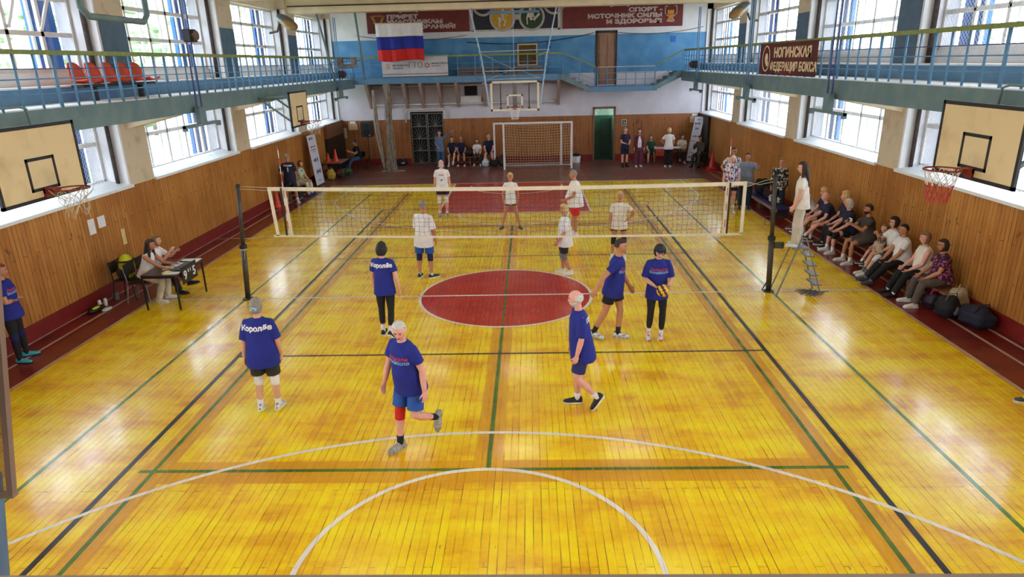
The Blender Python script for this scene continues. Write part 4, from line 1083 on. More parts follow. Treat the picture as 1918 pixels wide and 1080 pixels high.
# chairs
MCH = M('grey_chair_steel', (150, 150, 152), .4, met=.5); MCS = M('dark_chair_seat', (40, 34, 36), .6)
def chair(x, y, rz, lab, seatm=MCS, legm=MCH):
    t = thing('chair', (x, y, 0), lab, 'chair', rz=R_(rz))      # local +y = forward
    MB().box(-.21, .21, -.2, .2, .43, .46).build('seat', seatm, t, bevel=.01)
    b = MB(); vs = []
    b.box(-.2, .2, -.235, -.215, .6, .85).build('backrest', seatm, t, bevel=.01)
    for s in (-1, 1):
        MB().tube([(s * .19, .18, .43), (s * .21, .22, 0)], .012, n=6).build('leg', legm, t)
        MB().tube([(s * .21, -.27, 0), (s * .19, -.2, .45), (s * .19, -.25, .85)], .012, n=6).build('leg', legm, t)
    return t
chair(-7.72, -.02, -90, 'steel-legged chair the scorer in the white top sits on')
chair(-7.78, .42, -90, 'steel-legged chair behind the scorer in the white top')
chair(-8.15, .2, -90, 'dark chair with a yellow backpack on it by the left wall', MCS, MBLACK)
t = thing('backpack', (-8.12, .2, .47), 'bright yellow and grey backpack on the dark chair behind the scorers', 'backpack')
b = MB(); b.ball((0, 0, .24), .16, .17, .27, nu=16, nv=12).build('bag', M('neon_yellow_fabric', (206, 214, 30), .6), t, smooth=True)
MB().ball((-.06, -.03, .12), .15, .18, .16, nu=14, nv=10).build('grey_pocket', M('dark_grey_fabric', (60, 58, 62), .8), t, smooth=True)
MB().box(-.15, .17, -.175, .175, .36, .39).build('stripe', MBLACK, t, bevel=.01)
# things on the floor by the left wall
def bottle(x, y, lab, h=.2, r=.035, m=M('white_bottle', (214, 212, 208), .35), mc=MBLACK):
    t = thing('bottle', (x, y, 0.006), lab, 'bottle')
    MB().lathe([(r * .9, 0), (r, .01), (r, h * .7), (r * .5, h * .82), (r * .45, h * .86)], n=14).build('body', m, t, smooth=True)
    MB().lathe([(r * .5, h * .86), (r * .5, h)], n=12).build('cap', mc, t, smooth=True)
bottle(-8.47, -.42, 'white bottle on the floor by the left wall, nearer of the pair'); bottle(-8.42, -.3, 'white bottle on the floor by the left wall, farther of the pair')
t = tag(MB().lathe([(.06, 0), (.065, .16), (.06, .17)], (-8.42, .08, .006), 16).build('canister', M('grey_canister', (110, 104, 98), .5)), 'grey canister on the floor between the bottles and the yellow backpack', 'canister')
t = thing('shoe_bag', (-8.42, -.68, 0.006), 'black and yellow bag lying on the floor by the left wall', 'bag')
b = MB(); b.ball((0, 0, .05), .1, .2, .06).ball((.03, .12, .05), .07, .12, .05).build('bag', MBLACK, t, smooth=True)
MB().ball((.03, 0, .085), .05, .13, .025).build('yellow_patch', M('neon_yellow_fabric', (206, 214, 30), .6), t, smooth=True)
tag(MB().ball((-8.25, -.55, .02), .08, .14, .02).build('cloth', MPAPER, smooth=True), 'white cloth beside the black and yellow bag', 'cloth')
# papers on the left wall
for i, (y0, y1, z0, z1, m, l) in enumerate(((.04, .25, 1.44, 1.76, MPAPER, 'white paper sheet pinned on the left wall, nearer'), (.37, .62, 1.51, 1.75, MPAPER, 'white paper sheet pinned on the left wall, upper right one'), (1.09, 1.22, .96, 1.31, M('yellowed_paper', (222, 196, 132), .7), 'narrow yellowed strip of paper on the left wall'))):
    tag(MB().box(-8.652, -8.645, y0, y1, z0, z1).build('paper_sheet', m), l, 'paper')

# back-left corner ------------------------------------------------------------------
tag(MB().box(-8.64, -8.5, 17.0, 19.85, 1.6, 2.2).build('wall_cupboard', M('brown_cupboard', (112, 70, 42), .5)), 'brown box panel on the left wall at the far corner', 'panel')
tag(MB().box(-8.64, -8.5, 17.0, 19.85, .02, 1.6).build('dark_cabinet', M('black_brown_cabinet', (30, 20, 18), .5)), 'black cabinet in the far left corner below the brown panel', 'cabinet')
tag(MB().box(8.64, 8.74, 18.0, 19.85, .0, 2.1).build('dark_cabinet', M('black_brown_cabinet', (30, 20, 18), .5)), 'black tall cupboard door in the far right corner', 'cabinet')
for x, l in ((-8.03, 'left'), (8.45, 'right')):
    t = thing('fan_heater_box', (x, YB - .01, 1.92), 'small cardboard-brown box with a white top on the far wall, %s corner' % l, 'wall box')
    MB().box(-.22, .22, -.1, 0, -.2, .1).build('box', M('cardboard_brown', (196, 158, 116), .6), t); MB().box(-.14, .14, -.09, 0, .1, .2).build('white_top', MPAPER, t, bevel=.01)
tag(MB().box(-8.56, -8.38, YB - .02, YB, 1.33, 1.82).build('notice_sheet', M('dim_white_paper', (190, 180, 170), .7)), 'tall pale notice on the far wall beside the left corner', 'paper')
t = thing('exit_sign', (5.1, YB - .01, 1.78), 'small green emergency exit sign on the far wall right of the green doorway', 'sign')
MB().box(-.11, .11, -.02, 0, -.14, .14).build('plate', MPAPER, t); MB().box(-.09, .09, -.026, -.02, -.12, .12).build('green_field', M('exit_green', (10, 70, 44), .5), t)
b = MB(); figure(b, [((0, .02), (.02, -.04), .02), ((.02, -.04), (.06, -.08), .014), ((.01, -.04), (-.04, -.07), .014), ((0, .02), (.05, .0), .012), ((0, .02), (-.05, .0), .012)], y=-.03); disc(b, -.005, .055, .018, -.034, -.026, 12); b.build('running_figure', MPAPER, t)
t = thing('wall_bars_mark', (5.75, YB - .01, 1.75), 'dark rectangular outline on the far wall panelling right of the exit sign', 'outline')
MB().box(-.2, -.185, -.01, 0, -.3, .1).box(.185, .2, -.01, 0, -.3, .1).box(-.08, .08, -.01, 0, .08, .1).box(-.05, -.035, -.01, 0, -.05, .1).build('marks', MPIPE, t)
# speaker on stand
t = thing('speaker_stand', (-7.08, 18.7, 0), 'black tripod stand under the loudspeaker by the far wall', 'speaker stand')
MB().tube([(0, 0, .3), (0, 0, 1.5)], .02, n=8).build('pole', MBLACK, t)
for k in range(3): a = R_(k * 120 + 30); MB().tube([(0, 0, .6), (.38 * math.cos(a), .38 * math.sin(a), .012)], .012, n=6).build('leg', MBLACK, t)
t = thing('loudspeaker', (-7.08, 18.7, 1.49), 'black loudspeaker on its tripod by the far wall', 'speaker')
MB().prism([(-.23, 0), (.23, 0), (.27, .1), (.27, .62), (.23, .7), (-.23, .7), (-.27, .62), (-.27, .1)], 'y', -.2, .2).build('cabinet', M('speaker_black', (24, 24, 28), .5), t, bevel=.01)
b = MB(); disc(b, 0, .22, .17, -.215, -.2, 24); b.build('woofer', M('speaker_grille', (14, 14, 16), .8), t)
b = MB(); b.box(-.12, .12, -.21, -.2, .45, .6); b.build('horn', M('speaker_grille', (14, 14, 16), .8), t)
b = MB(); disc(b, .13, .1, .03, -.215, -.2, 12); b.build('badge', MLAMP, t)
# table with two cones, clutter beneath
t = table((-8.05, 16.3, 0), .42, .68, .72, M('worn_grey_brown_top', (120, 96, 84), .5), MBLACK, 'low brown table with orange cones on it in the far left corner')
MCONE = M('orange_cone_plastic', (214, 66, 28), .45, var=.06)
def cone(x, y, z, h, lab, r=None, rings=0, m=MCONE, sq=True):
    r = r or h * .26
    t = thing('training_cone', (x, y, z), lab, 'cone')
    b = MB(); b.lathe([(r, .0), (r, .02), (r * .82, .03), (r * .2, h * .9), (r * .16, h)], n=20)
    b.build('cone', m, t, smooth=False)
    MB().box(-r * 1.25, r * 1.25, -r * 1.25, r * 1.25, 0, .025).build('base', m, t, bevel=.006)
    for k in range(rings): MB().lathe([(r * 1.12, .03 + k * .05), (r * 1.15, .04 + k * .05), (r * .95, .07 + k * .05)], n=20).build('stacked_rim', m, t)
cone(-8.25, 15.95, .72, .4, 'orange cone standing on the low brown table, left one', .12)
cone(-7.92, 15.95, .72, .55, 'taller orange cone standing on the low brown table, right one', .14)
cone(-8.38, 9.75, 0.001, .75, 'large orange cone on the floor behind the left end of the net', .17)
cone(8.38, 15.9, 0.001, .85, 'stack of red cones at the right wall near the leaning banner', .2, rings=3, m=M('red_cone_plastic', (176, 44, 34), .5))

def bag(x, y, lab, m, r=(.2, .16, .16), strap=True, z=0.0, name='bag', cat='bag', m2=None, rz=0):
    t = thing(name, (x, y, z + .004), lab, cat, rz=R_(rz))
    random.seed(int((x * 7 + y * 13) * 10)); s0 = random.random() * 9
    def fn(d, p): 
        k = 1 + .14 * math.sin(d.x * 4 + s0) * math.cos(d.y * 5 + s0) + .06 * math.sin(d.z * 9 + s0)
        p = p * k; p.z = max(-r[2] * .92, p.z); return p
    MB().ball((0, 0, r[2] * .92), *r, nu=20, nv=14, fn=fn).build('body', m, t, smooth=True)
    if strap:
        MB().tube([(-r[0] * .6, -r[1] * .3, r[2] * 1.4), (-r[0] * .4, -r[1] * .4, r[2] * 2.2), (r[0] * .3, -r[1] * .4, r[2] * 2.25), (r[0] * .55, -r[1] * .3, r[2] * 1.4)], .012, n=6).build('handle', m2 or m, t, smooth=True)
    if m2: MB().ball((r[0] * .3, -r[1] * .75, r[2] * .8), r[0] * .35, r[1] * .3, r[2] * .4).build('patch', m2, t, smooth=True)
    return t
MNAVY = M('navy_bag_fabric', (24, 26, 46), .8, bump=.3); MBLKF = M('black_bag_fabric', (20, 18, 24), .8, bump=.3)
MBGG = M('beige_bag_canvas', (168, 146, 116), .8, bump=.3, var=.15)
bag(-8.1, 15.6, 'yellow carrier bag on the floor before the low brown table', M('yellow_carrier_bag', (178, 150, 50), .5, bump=.3), (.2, .16, .24))
bag(-7.9, 16.3, 'red and green patterned bag under the low brown table', M('red_bag_print', (110, 22, 40), .6, col2=(20, 70, 40), thr=(.45, .55), scale=12), (.2, .2, .2))
bag(-7.65, 16.7, 'green patterned shopping bag under the low brown table', M('green_bag_print', (16, 90, 46), .6, col2=(60, 24, 30), thr=(.45, .6), scale=14), (.18, .2, .2))
bag(-8.35, 14.9, 'dark bag behind the leaning white banner', MBLKF, (.2, .25, .22))
bag(-8.3, 13.0, 'dark bag on the floor before the leaning white banner', M('brown_dark_bag', (52, 30, 34), .8), (.22, .28, .2))
bag(-5.75, 19.55, 'black sports bag with grey panels by the grille gate', MBLKF, (.32, .16, .16), m2=M('grey_panel', (130, 128, 132), .6))
bag(-1.55, 18.45, 'white plastic bag on the floor among the bags by the goal', M('white_plastic_bag', (196, 194, 206), .4, bump=.4), (.16, .14, .2))
bag(-1.15, 18.5, 'black rucksack on the floor beside the white plastic bag', MBLKF, (.2, .16, .18))
bag(-.78, 18.6, 'dark brown rucksack leaning at the goal post', M('brown_rucksack', (54, 34, 32), .8, bump=.3), (.18, .16, .26))
t = thing('bucket', (2.78, 19.3, .0), 'white bucket with a black liner by the far wall right of the goal', 'bucket')
MB().lathe([(.17, .005), (.2, .3), (.21, .31)], n=4).build('bucket_body', MPAPER, t); MB().ball((0, 0, .36), .2, .18, .08).build('liner', MBLKF, t, smooth=True)
# right side bags by the spectators
bag(8.2, -1.12, 'purple-black bag with pink print on the floor beside the woman in the purple blouse', M('purple_bag', (42, 16, 40), .6, col2=(20, 14, 24), thr=(.4, .6), scale=10), (.17, .17, .17), m2=M('pink_patch', (196, 40, 90), .5))
bag(8.5, -1.4, 'beige canvas rucksack by the right wall, behind the purple-black bag', MBGG, (.17, .18, .26))
bag(8.2, -1.62, 'black rucksack with a pale zip in front of the navy holdall', MBLKF, (.2, .2, .22), m2=M('zip_grey', (90, 90, 100), .5))
bag(8.46, -2.05, 'large navy holdall by the right wall, nearest of the bags', MNAVY, (.24, .36, .2))
# blue bench with coats and bags
t = thing('low_bench', (8.1, 8.1, 0), 'low bench with a blue cover by the right wall behind the plaid-shirted woman', 'bench')
MB().box(-.2, .2, -1.6, 1.6, .28, .33).build('seat', M('blue_bench_cover', (30, 34, 100), .6), t); MB().box(-.24, -.2, -1.6, 1.6, .22, .3).build('front_rail', M('pinkish_wood', (150, 110, 96), .6), t)
for y in (-1.4, 0, 1.4): MB().box(-.18, .18, y - .03, y + .03, 0, .28).build('leg', MPIPE, t)
bag(8.25, 8.9, 'black coat and bag heap on the low bench, far end', MBLKF, (.25, .4, .26), z=.33, strap=False)
bag(8.2, 8.1, 'dark brown bag on the low bench', M('brown_dark_bag', (52, 30, 34), .8), (.2, .25, .2), z=.33)
bag(8.15, 7.35, 'white and beige jackets heaped on the low bench', M('white_beige_jacket', (206, 200, 190), .7, col2=(150, 128, 100), thr=(.5, .6), scale=6, bump=.5), (.2, .3, .16), z=.33, strap=False)
t = thing('umbrella', (8.45, 8.5, .36), 'folded pale umbrella leaning on the right wall above the low bench', 'umbrella')
MB().tube([(0, 0, .15), (.06, .35, .85)], [.05, .012], n=8).build('canopy', M('umbrella_cloth', (190, 186, 190), .6, col2=(60, 60, 80), thr=(.5, .6), scale=20), t); MB().tube([(0, 0, 0), (0, .02, .18)], .012).build('handle', MBLACK, t)

# roll-up banners leaning in the corners -----------------------------------------------
MBAN = M('white_banner_vinyl', (206, 204, 214), .5, var=.04)
def lean_banner(lab, A, B_, C_, D_, words):
    """A,B bottom; C,D top (above B, A)"""
    A, B_, C_, D_ = map(Vector, (A, B_, C_, D_))
    t = thing('rollup_banner', A, lab, 'banner')
    D_ = A + C_ - B_
    nrm = (B_ - A).cross(D_ - A).normalized() * .012
    L_ = lambda v: v - A
    b = MB(); vs = [L_(p + o) for o in (Vector(), nrm) for p in (A, B_, C_, D_)]
    b.add(vs, [(0, 1, 2, 3), (7, 6, 5, 4), (0, 4, 5, 1), (1, 5, 6, 2), (2, 6, 7, 3), (3, 7, 4, 0)]); b.build('sheet', MBAN, t)
    MB().bar(L_(A - (B_ - A) * .02), L_(B_), .09, .07).build('base', MPIPE, t); MB().bar(L_(D_), L_(C_), .03).build('top_bar', MPIPE, t)
    def P(u, v): return L_((A.lerp(B_, u)).lerp(D_.lerp(C_, u), v))
    f = nrm.normalized()
    if f.dot(CAM - A) < 0: f = -f; 
    off = f * (.016 if f.dot(nrm) > 0 else .004)
    for i, (u, v, w_, h_, m) in enumerate(words):
        b = MB(); n = 5
        for k in range(n):      # short uneven strokes like logo blocks
            u0 = u - w_ / 2 + w_ * k / n; hh = h_ * (.6 + .4 * math.sin(k * 2.4 + i))
            b.quad(*[P(uu, vv) + off for uu, vv in ((u0, v - hh / 2), (u0 + w_ / n * .8, v - hh / 2), (u0 + w_ / n * .8, v + hh / 2), (u0, v + hh / 2))])
        b.build('printed_mark', m, t)
MIB = M('banner_blue_ink', (30, 70, 160), .5); MIR = M('banner_red_ink', (180, 40, 60), .5); MIN_ = M('banner_navy_ink', (50, 46, 110), .5)
lean_banner('white roll-up banner with blue and red logos leaning at the left wall', (-8.17, 13.72, .03), (-8.12, 14.62, .03), (-8.36, 14.75, 2.07), (-8.62, 13.95, 2.1),
            [(.4, .92, .5, .06, MIN_), (.5, .76, .6, .04, MIR), (.5, .7, .6, .03, MIN_), (.5, .66, .5, .015, MIR), (.5, .5, .6, .09, MIB), (.55, .27, .6, .1, MIN_), (.5, .1, .3, .03, MIN_)])
lean_banner('white roll-up banner with faded logos leaning at the far right corner', (7.88, 18.7, .03), (8.25, 18.5, .03), (8.7, 19.0, 2.05), (8.35, 19.2, 2.07),
            [(.5, .93, .3, .03, MIN_), (.5, .84, .7, .05, MIB), (.5, .73, .4, .06, MIN_), (.5, .56, .6, .05, MIB), (.5, .45, .9, .02, MIR), (.5, .2, .4, .03, MIR), (.5, .1, .6, .05, MIB)])
# registration table at the far right
t = table((6.95, 18.55, 0), .62, .3, .72, M('white_registration_cloth', (200, 190, 204), .6), MBLACK, 'small table with white and lilac papers by the far right wall')
MB().box(-.58, .1, -.31, -.3, .38, .68).build('red_panel', M('orange_red_panel', (176, 62, 36), .6), t)
for i, (x, y, c, l) in enumerate(((6.6, 18.45, (196, 150, 200), 'lilac paper pile on the registration table, left side'), (7.3, 18.5, (220, 214, 220), 'white paper pile on the registration table, right side'))):
    tag(MB().box(x - .15, x + .15, y - .1, y + .1, .722, .75).build('paper_pile', M('pile%d_paper' % i, c, .7)), l, 'paper')
chair(6.3, 19.2, 180, 'orange-red plastic chair behind the registration table', M('red_plastic_chair', (186, 60, 36), .5), MBLACK)
# ================================================================== PEOPLE
SKIN = {'a': M('skin_light', (214, 160, 132), .55, var=.05, scale=14), 'b': M('skin_tanned', (186, 126, 94), .55, var=.06, scale=14), 'c': M('skin_pink', (220, 158, 140), .55, var=.06, scale=14)}
HAIRM = {'grey': M('hair_grey', (142, 134, 126), .8, var=.25, scale=40, bump=.6), 'white': M('hair_white', (200, 196, 188), .8, var=.12, scale=40, bump=.6),
         'black': M('hair_black', (20, 17, 18), .6, var=.3, scale=40, bump=.6), 'brown': M('hair_dark_brown', (50, 34, 26), .65, var=.3, scale=40, bump=.6),
         'blond': M('hair_blond', (206, 176, 120), .7, var=.2, scale=40, bump=.6), 'light': M('hair_light_brown', (130, 96, 62), .7, var=.25, scale=40, bump=.6),
         'red': M('hair_auburn', (104, 54, 34), .7, var=.25, scale=40, bump=.6)}
MEYE = M('eye_dark', (36, 26, 24), .3); MLIP = M('lip', (156, 82, 74), .5); MBROW = M('eyebrow', (84, 64, 50), .8)
def cloth_m(name, c, c2=None, thr=(.45, .55), scale=14, rough=.85, bump=.45):
    return M('cloth_' + name, c, rough, var=.07, scale=scale if c2 else 5, bump=bump, bscale=11, col2=c2, thr=thr)
C_ = dict(blue=cloth_m('royal_blue', (22, 34, 128)), navy=cloth_m('navy', (24, 26, 58)), white=cloth_m('white', (226, 222, 222)), black=cloth_m('black', (20, 19, 22)),
          offwhite=cloth_m('off_white', (220, 210, 198)), red=cloth_m('red', (206, 30, 26)), bluesh=cloth_m('mid_blue', (36, 80, 160)), dkblue=cloth_m('dark_blue', (30, 36, 100)),
          olive=cloth_m('olive_dark', (44, 42, 34)), grey=cloth_m('grey', (112, 112, 116)), jeans=cloth_m('jeans', (62, 84, 118)), cream=cloth_m('cream', (206, 196, 172)),
          beige=cloth_m('beige_trousers', (196, 186, 168)), maroon=cloth_m('maroon_suit', (104, 44, 66)), green=cloth_m('dark_green', (26, 66, 46)), kneeb=cloth_m('knee_navy', (22, 24, 72)),
          plaid=cloth_m('plaid_white_blue', (216, 210, 206), (60, 70, 110), (.5, .56), 16), plaidbw=cloth_m('plaid_black_white', (24, 24, 28), (190, 184, 178), (.5, .58), 15),
          floral=cloth_m('patterned_lilac', (206, 196, 212), (70, 60, 90), (.48, .56), 18), purple=cloth_m('purple_print', (48, 18, 40), (176, 84, 130), (.52, .6), 20),
          camo=cloth_m('camouflage', (70, 78, 56), (120, 124, 96), (.45, .5), 20), dkgreyt=cloth_m('dark_grey_tee', (70, 64, 62)), brownt=cloth_m('brown_grey_trousers', (88, 76, 70)),
          greent=cloth_m('green_print', (200, 210, 190), (60, 130, 60), (.5, .56), 22), greyblue=cloth_m('grey_blue_tee', (118, 128, 148)), dkteal=cloth_m('dark_teal', (24, 46, 60)), denim=cloth_m('denim_jacket', (96, 110, 140)))
SH = dict(black=M('shoe_black', (22, 22, 26), .6), white=M('shoe_white', (222, 220, 216), .55), grey=M('shoe_grey', (130, 126, 120), .6, col2=(176, 172, 166), thr=(.4, .6), scale=30),
          bw=M('shoe_white_black', (220, 218, 216), .5, col2=(30, 32, 60), thr=(.5, .55), scale=26), red=M('shoe_red_white', (220, 214, 210), .5, col2=(190, 30, 40), thr=(.5, .56), scale=16),
          teal=M('shoe_teal', (60, 160, 170), .5), greyd=M('shoe_dark_grey', (70, 70, 76), .6), blue=M('shoe_blue', (30, 60, 130), .6))
V = Vector
def dirv(sd, f, a):
    f = R_(f); a = R_(a)
    return V((sd * math.sin(a), math.sin(f) * math.cos(a), -math.cos(f) * math.cos(a)))
def remesh(o, vox, smooth=0):
    m = o.modifiers.new('remesh', 'REMESH'); m.mode = 'VOXEL'; m.voxel_size = vox; m.use_smooth_shade = True
    if smooth:
        s = o.modifiers.new('smooth', 'SMOOTH'); s.factor = .5; s.iterations = smooth
    return o
_shoe = {}
def shoe_meshes(col, sole):
    k = (col, sole)
    if k in _shoe: return _shoe[k]
    b = MB()
    ys = [-.075, -.06, -.02, .04, .09, .14, .185, .2]; hw = [.02, .035, .04, .041, .047, .046, .03, .012]; ht = [.06, .085, .09, .075, .055, .045, .035, .022]
    vs = []; fs = []; n = 10
    for y, w_, h in zip(ys, hw, ht):
        for j in range(n):
            a = 2 * math.pi * j / n; x = w_ * math.cos(a); z = math.sin(a)
            z = (h * z if z > 0 else .018 * z) + .022 - .08
            vs.append((x, y, z))
    k_ = len(ys)
    for i in range(k_ - 1):
        for j in range(n): a = i * n + j; c = i * n + (j + 1) % n; fs.append((a, c, c + n, a + n))
    fs += [tuple(range(n)), tuple((k_ - 1) * n + j for j in range(n))]
    b.add(vs, fs); u = b.build('shoe', SH[col], smooth=True)
    b = MB(); pl = []
    outline = [(-.03, -.08), (.03, -.08), (.043, -.03), (.042, .04), (.05, .1), (.046, .16), (.02, .205), (-.02, .205), (-.046, .16), (-.05, .1), (-.042, .04), (-.043, -.03)]
    b.prism(outline, 'z', -.08, -.056); s_ = b.build('sole', SH[sole], bevel=.006)
    _shoe[k] = (u.data, s_.data)
    for o in (u, s_): bpy.data.objects.remove(o)
    return _shoe[k]
def hair_fn(style):
    """radial thickness over the head by direction (x side, y front, z up)"""
    def f(d):
        x, y, z = d
        face = max(0., y) 
        if style == 'short': t = .014 if (z > (.6 if y > .3 else .45) or y < .12) and not (z < -.2) else -.03
        elif style == 'fringe':     # bald on top, hair at the sides and back
            t = .012 if (y < .2 and -.35 < z < .45) else -.02
        elif style == 'thin': t = .008 if (z > .55 or y < .15) and z > -.3 else -.03
        elif style in ('bob', 'long', 'pony', 'bun'):
            t = .018 if (z > .56 or y < .25) else -.03
            if style == 'bob' and y < .32 and z < .2: t = .03
        elif style == 'puff': t = .032 if (z > .54 or y < .2) else -.03
        elif style == 'cap': t = .02 if z > .3 else -.03
        else: t = -.03
        return t
    return f
class P_: pass
def person(x, y, th, label, H=1.7, g=1., skin='a', lean=(0, 0), twist=0, head=(0, 0), aR=(5, 8, 12, 5), aL=(5, 8, 12, 5), lR=(0, 2, 0, 0, 0), lL=(0, 2, 0, 0, 0),
           base=0., hair=('short', 'brown'), beard=None, top=('tee', 'blue'), bot=('shorts', 'navy'), knees=None, kneemat=None, socks='white', sockh=.1, shoes=('white', 'white'),
           chest=0., fat=0., vox=.013, group=None, handcurl=25, headband=None, glasses=False, name='person', child=False):
    s = H / 1.75
    t = thing(name, (x, y, 0), label, 'person', group, rz=R_(th))
    # ---- joints
    Hp = V((0, 0, 0))
    side, fwd_ = R_(lean[1]), R_(lean[0])
    td = V((math.sin(side), math.sin(fwd_) * math.cos(side), math.cos(fwd_) * math.cos(side)))
    Rt = Matrix.Rotation(R_(twist), 3, 'Z')
    T = Hp + td * .50 * s
    shx = Rt @ V((1, 0, 0)); shx = (shx - td * shx.dot(td)).normalized()
    shf = td.cross(shx).normalized()            # forward of the chest
    nb = T + td * .05 * s
    sh = {1: T + shx * .168 * s * (.8 + .2 * g) - td * .03 * s, -1: T - shx * .168 * s * (.8 + .2 * g) - td * .03 * s}
    hj = {1: Hp + V((.09 * s * g, 0, -.0)), -1: Hp - V((.09 * s * g, 0, 0))}
    arm = {}; leg = {}
    for sd, A in ((1, aR), (-1, aL)):
        u = Rt @ dirv(sd, A[0], A[1]); f = Rt @ dirv(sd, A[2], A[3])
        e = sh[sd] + u * .29 * s; w_ = e + f * .25 * s
        arm[sd] = (u, f, e, w_)
    for sd, A in ((1, lR), (-1, lL)):
        u = dirv(sd, A[0], A[1]); f = dirv(sd, A[2], A[3])
        k = hj[sd] + u * .43 * s; a = k + f * .42 * s
        leg[sd] = (u, f, k, a, A[4] if len(A) > 4 else 0, A[5] if len(A) > 5 else 6)
    # feet frames, find the lowest sole
    low = 9; feet = {}
    for sd in (1, -1):
        a = leg[sd][3]
        Mf = Matrix.Translation(a) @ Matrix.Rotation(R_(-sd * leg[sd][5]), 4, 'Z') @ Matrix.Rotation(R_(leg[sd][4]), 4, 'X') @ Matrix.Scale(s, 4)
        feet[sd] = Mf
        for q in ((0, -.08, -.08), (0, .2, -.08)): low = min(low, (Mf @ V(q)).z)
    off = V((0, 0, base - low)); t.location.z = 0
    sh_ = lambda v: v + off
    Hp, T, nb = map(sh_, (Hp, T, nb)); sh = {k: sh_(v) for k, v in sh.items()}; hj = {k: sh_(v) for k, v in hj.items()}
    arm = {k: (a, b, sh_(c), sh_(d)) for k, (a, b, c, d) in arm.items()}; leg = {k: (a, b, sh_(c), sh_(d), e, f) for k, (a, b, c, d, e, f) in leg.items()}
    feet = {k: Matrix.Translation(off) @ v for k, v in feet.items()}
    mat = SKIN[skin]; X = V((1, 0, 0))
    # ---- body
    b = MB(); sp = lambda q: Hp + td * q * s
    belly = shf * (.03 * fat) * s
    b.tube([sp(-.09), sp(-.02), sp(.12) + belly, sp(.30), sp(.42), sp(.5), sp(.545)], [v * s * g for v in (.10, .15, .13, .14, .148, .10, .056)], [v * s * g for v in (.08, .105, .10 + .03 * fat, .105 + .02 * chest, .1, .07, .054)], n=18, side=shx)
    # head frame
    hy = Matrix.Rotation(R_(head[0]), 3, 'Z') @ Matrix.Rotation(R_(head[1]), 3, 'X')
    hs = s * (1.0 if H > 1.3 else 1.18)
    hf = hy @ V((0, 1, 0)); hu = hy @ V((0, 0, 1))
    nk = nb + td * .01 * s; hc = nk + (td * .55 + hu * .45).normalized() * .095 * s + hu * .055 * hs + hf * .018 * s
    b.tube([sp(.48), nk, hc - hu * .05 * hs - hf * .01 * s], [.058 * s, .052 * s, .05 * s], n=12)
    Hm = Matrix.Translation(hc) @ hy.to_4x4() @ Matrix.Scale(hs, 4)
    def headfn(d, p):
        x_, y_, z_ = d; p = V(p)
        if z_ < 0: p.x *= 1 - .30 * (-z_) ** 1.3; p.y *= 1 - .10 * (-z_)
        if y_ > 0 and z_ < 0: p.y += .010 * (-z_) * y_
        p.y += .024 * math.exp(-((x_ / .13) ** 2 + ((z_ + .10) / .15) ** 2)) * (y_ > 0)      # nose
        p.y += .006 * math.exp(-((x_ / .22) ** 2 + ((z_ + .78) / .15) ** 2)) * (y_ > 0)      # chin
        p.y -= .007 * (math.exp(-(((x_ - .36) / .16) ** 2 + ((z_ - .10) / .11) ** 2)) + math.exp(-(((x_ + .36) / .16) ** 2 + ((z_ - .10) / .11) ** 2))) * (y_ > 0)
        p.y += .005 * math.exp(-((x_ / .4) ** 2 + ((z_ - .28) / .1) ** 2)) * (y_ > 0)
        if y_ < 0: p.y *= 1 + .05 * max(0, z_)
        return Hm.to_3x3() @ p
    b.ball(hc, .074, .096, .116, nu=28, nv=20, fn=headfn)
    for sd in (-1, 1): b.ball(Hm @ V((sd * .076, -.008, -.004)), .009 * hs, .02 * hs, .03 * hs, nu=8, nv=6, mat=hy.to_4x4())
    # arms
    for sd in (1, -1):
        u, f, e, w_ = arm[sd]
        b.tube([sh[sd] - shx * sd * .06 * s - td * .02 * s, sh[sd], sh[sd] + u * .08 * s, sh[sd] + u * .2 * s, e, e + f * .06 * s, e + f * .15 * s, w_], [v * s * (.6 + .4 * g) for v in (.055, .052, .05, .044, .038, .041, .036, .026)], n=12)
        # hand
        pf = shf - f * shf.dot(f)
        if pf.length < .35: pf = V((0, 0, 1)) - f * f.z
        pf.normalize(); inn = f.cross(pf).normalized()
        if inn.dot(-shx * sd) < 0: inn = -inn
        pe = w_ + f * .085 * s
        b.tube([w_ - f * .01 * s, w_ + f * .03 * s, pe], [.028 * s, .04 * s, .042 * s], [.02 * s, .017 * s, .014 * s], n=10, side=pf)
        for i, (o_, l) in enumerate(((.030, .068), (.010, .078), (-.010, .072), (-.030, .056))):
            c1 = R_(handcurl * (.7 + .12 * i)); c2 = R_(handcurl * 1.9)
            p0 = pe + pf * o_ * s - f * .01 * s; d1 = f * math.cos(c1) + inn * math.sin(c1); d2 = f * math.cos(c2) + inn * math.sin(c2)
            b.tube([p0, p0 + d1 * l * .55 * s, p0 + d1 * l * .55 * s + d2 * l * .5 * s], [.0098 * s, .0092 * s, .0075 * s], n=7)
        tb = w_ + f * .03 * s + pf * .032 * s
        b.tube([tb, tb + (f * .7 + pf * .6 + inn * .3) * .035 * s, tb + (f * .9 + pf * .5 + inn * .5) * .06 * s], [.012 * s, .0105 * s, .008 * s], n=7)
    for sd in (1, -1):
        u, f, k, a, *_ = leg[sd]; lg = .7 + .3 * g
        b.tube([hj[sd] - u * .04 * s, hj[sd] + u * .08 * s, hj[sd] + u * .25 * s, k, k + f * .1 * s, k + f * .2 * s, k + f * .33 * s, a, a + f * .03 * s],
               [v * s * lg for v in (.085, .086, .072, .053, .055, .05, .036, .033, .033)], n=14)
        mf = feet[sd]; b.tube([mf @ V((0, -.045, -.045)), mf @ V((0, .03, -.045)), mf @ V((0, .12, -.055)), mf @ V((0, .17, -.06))], [.03 * s, .032 * s, .036 * s, .02 * s], [.03 * s, .028 * s, .018 * s, .012 * s], n=10)
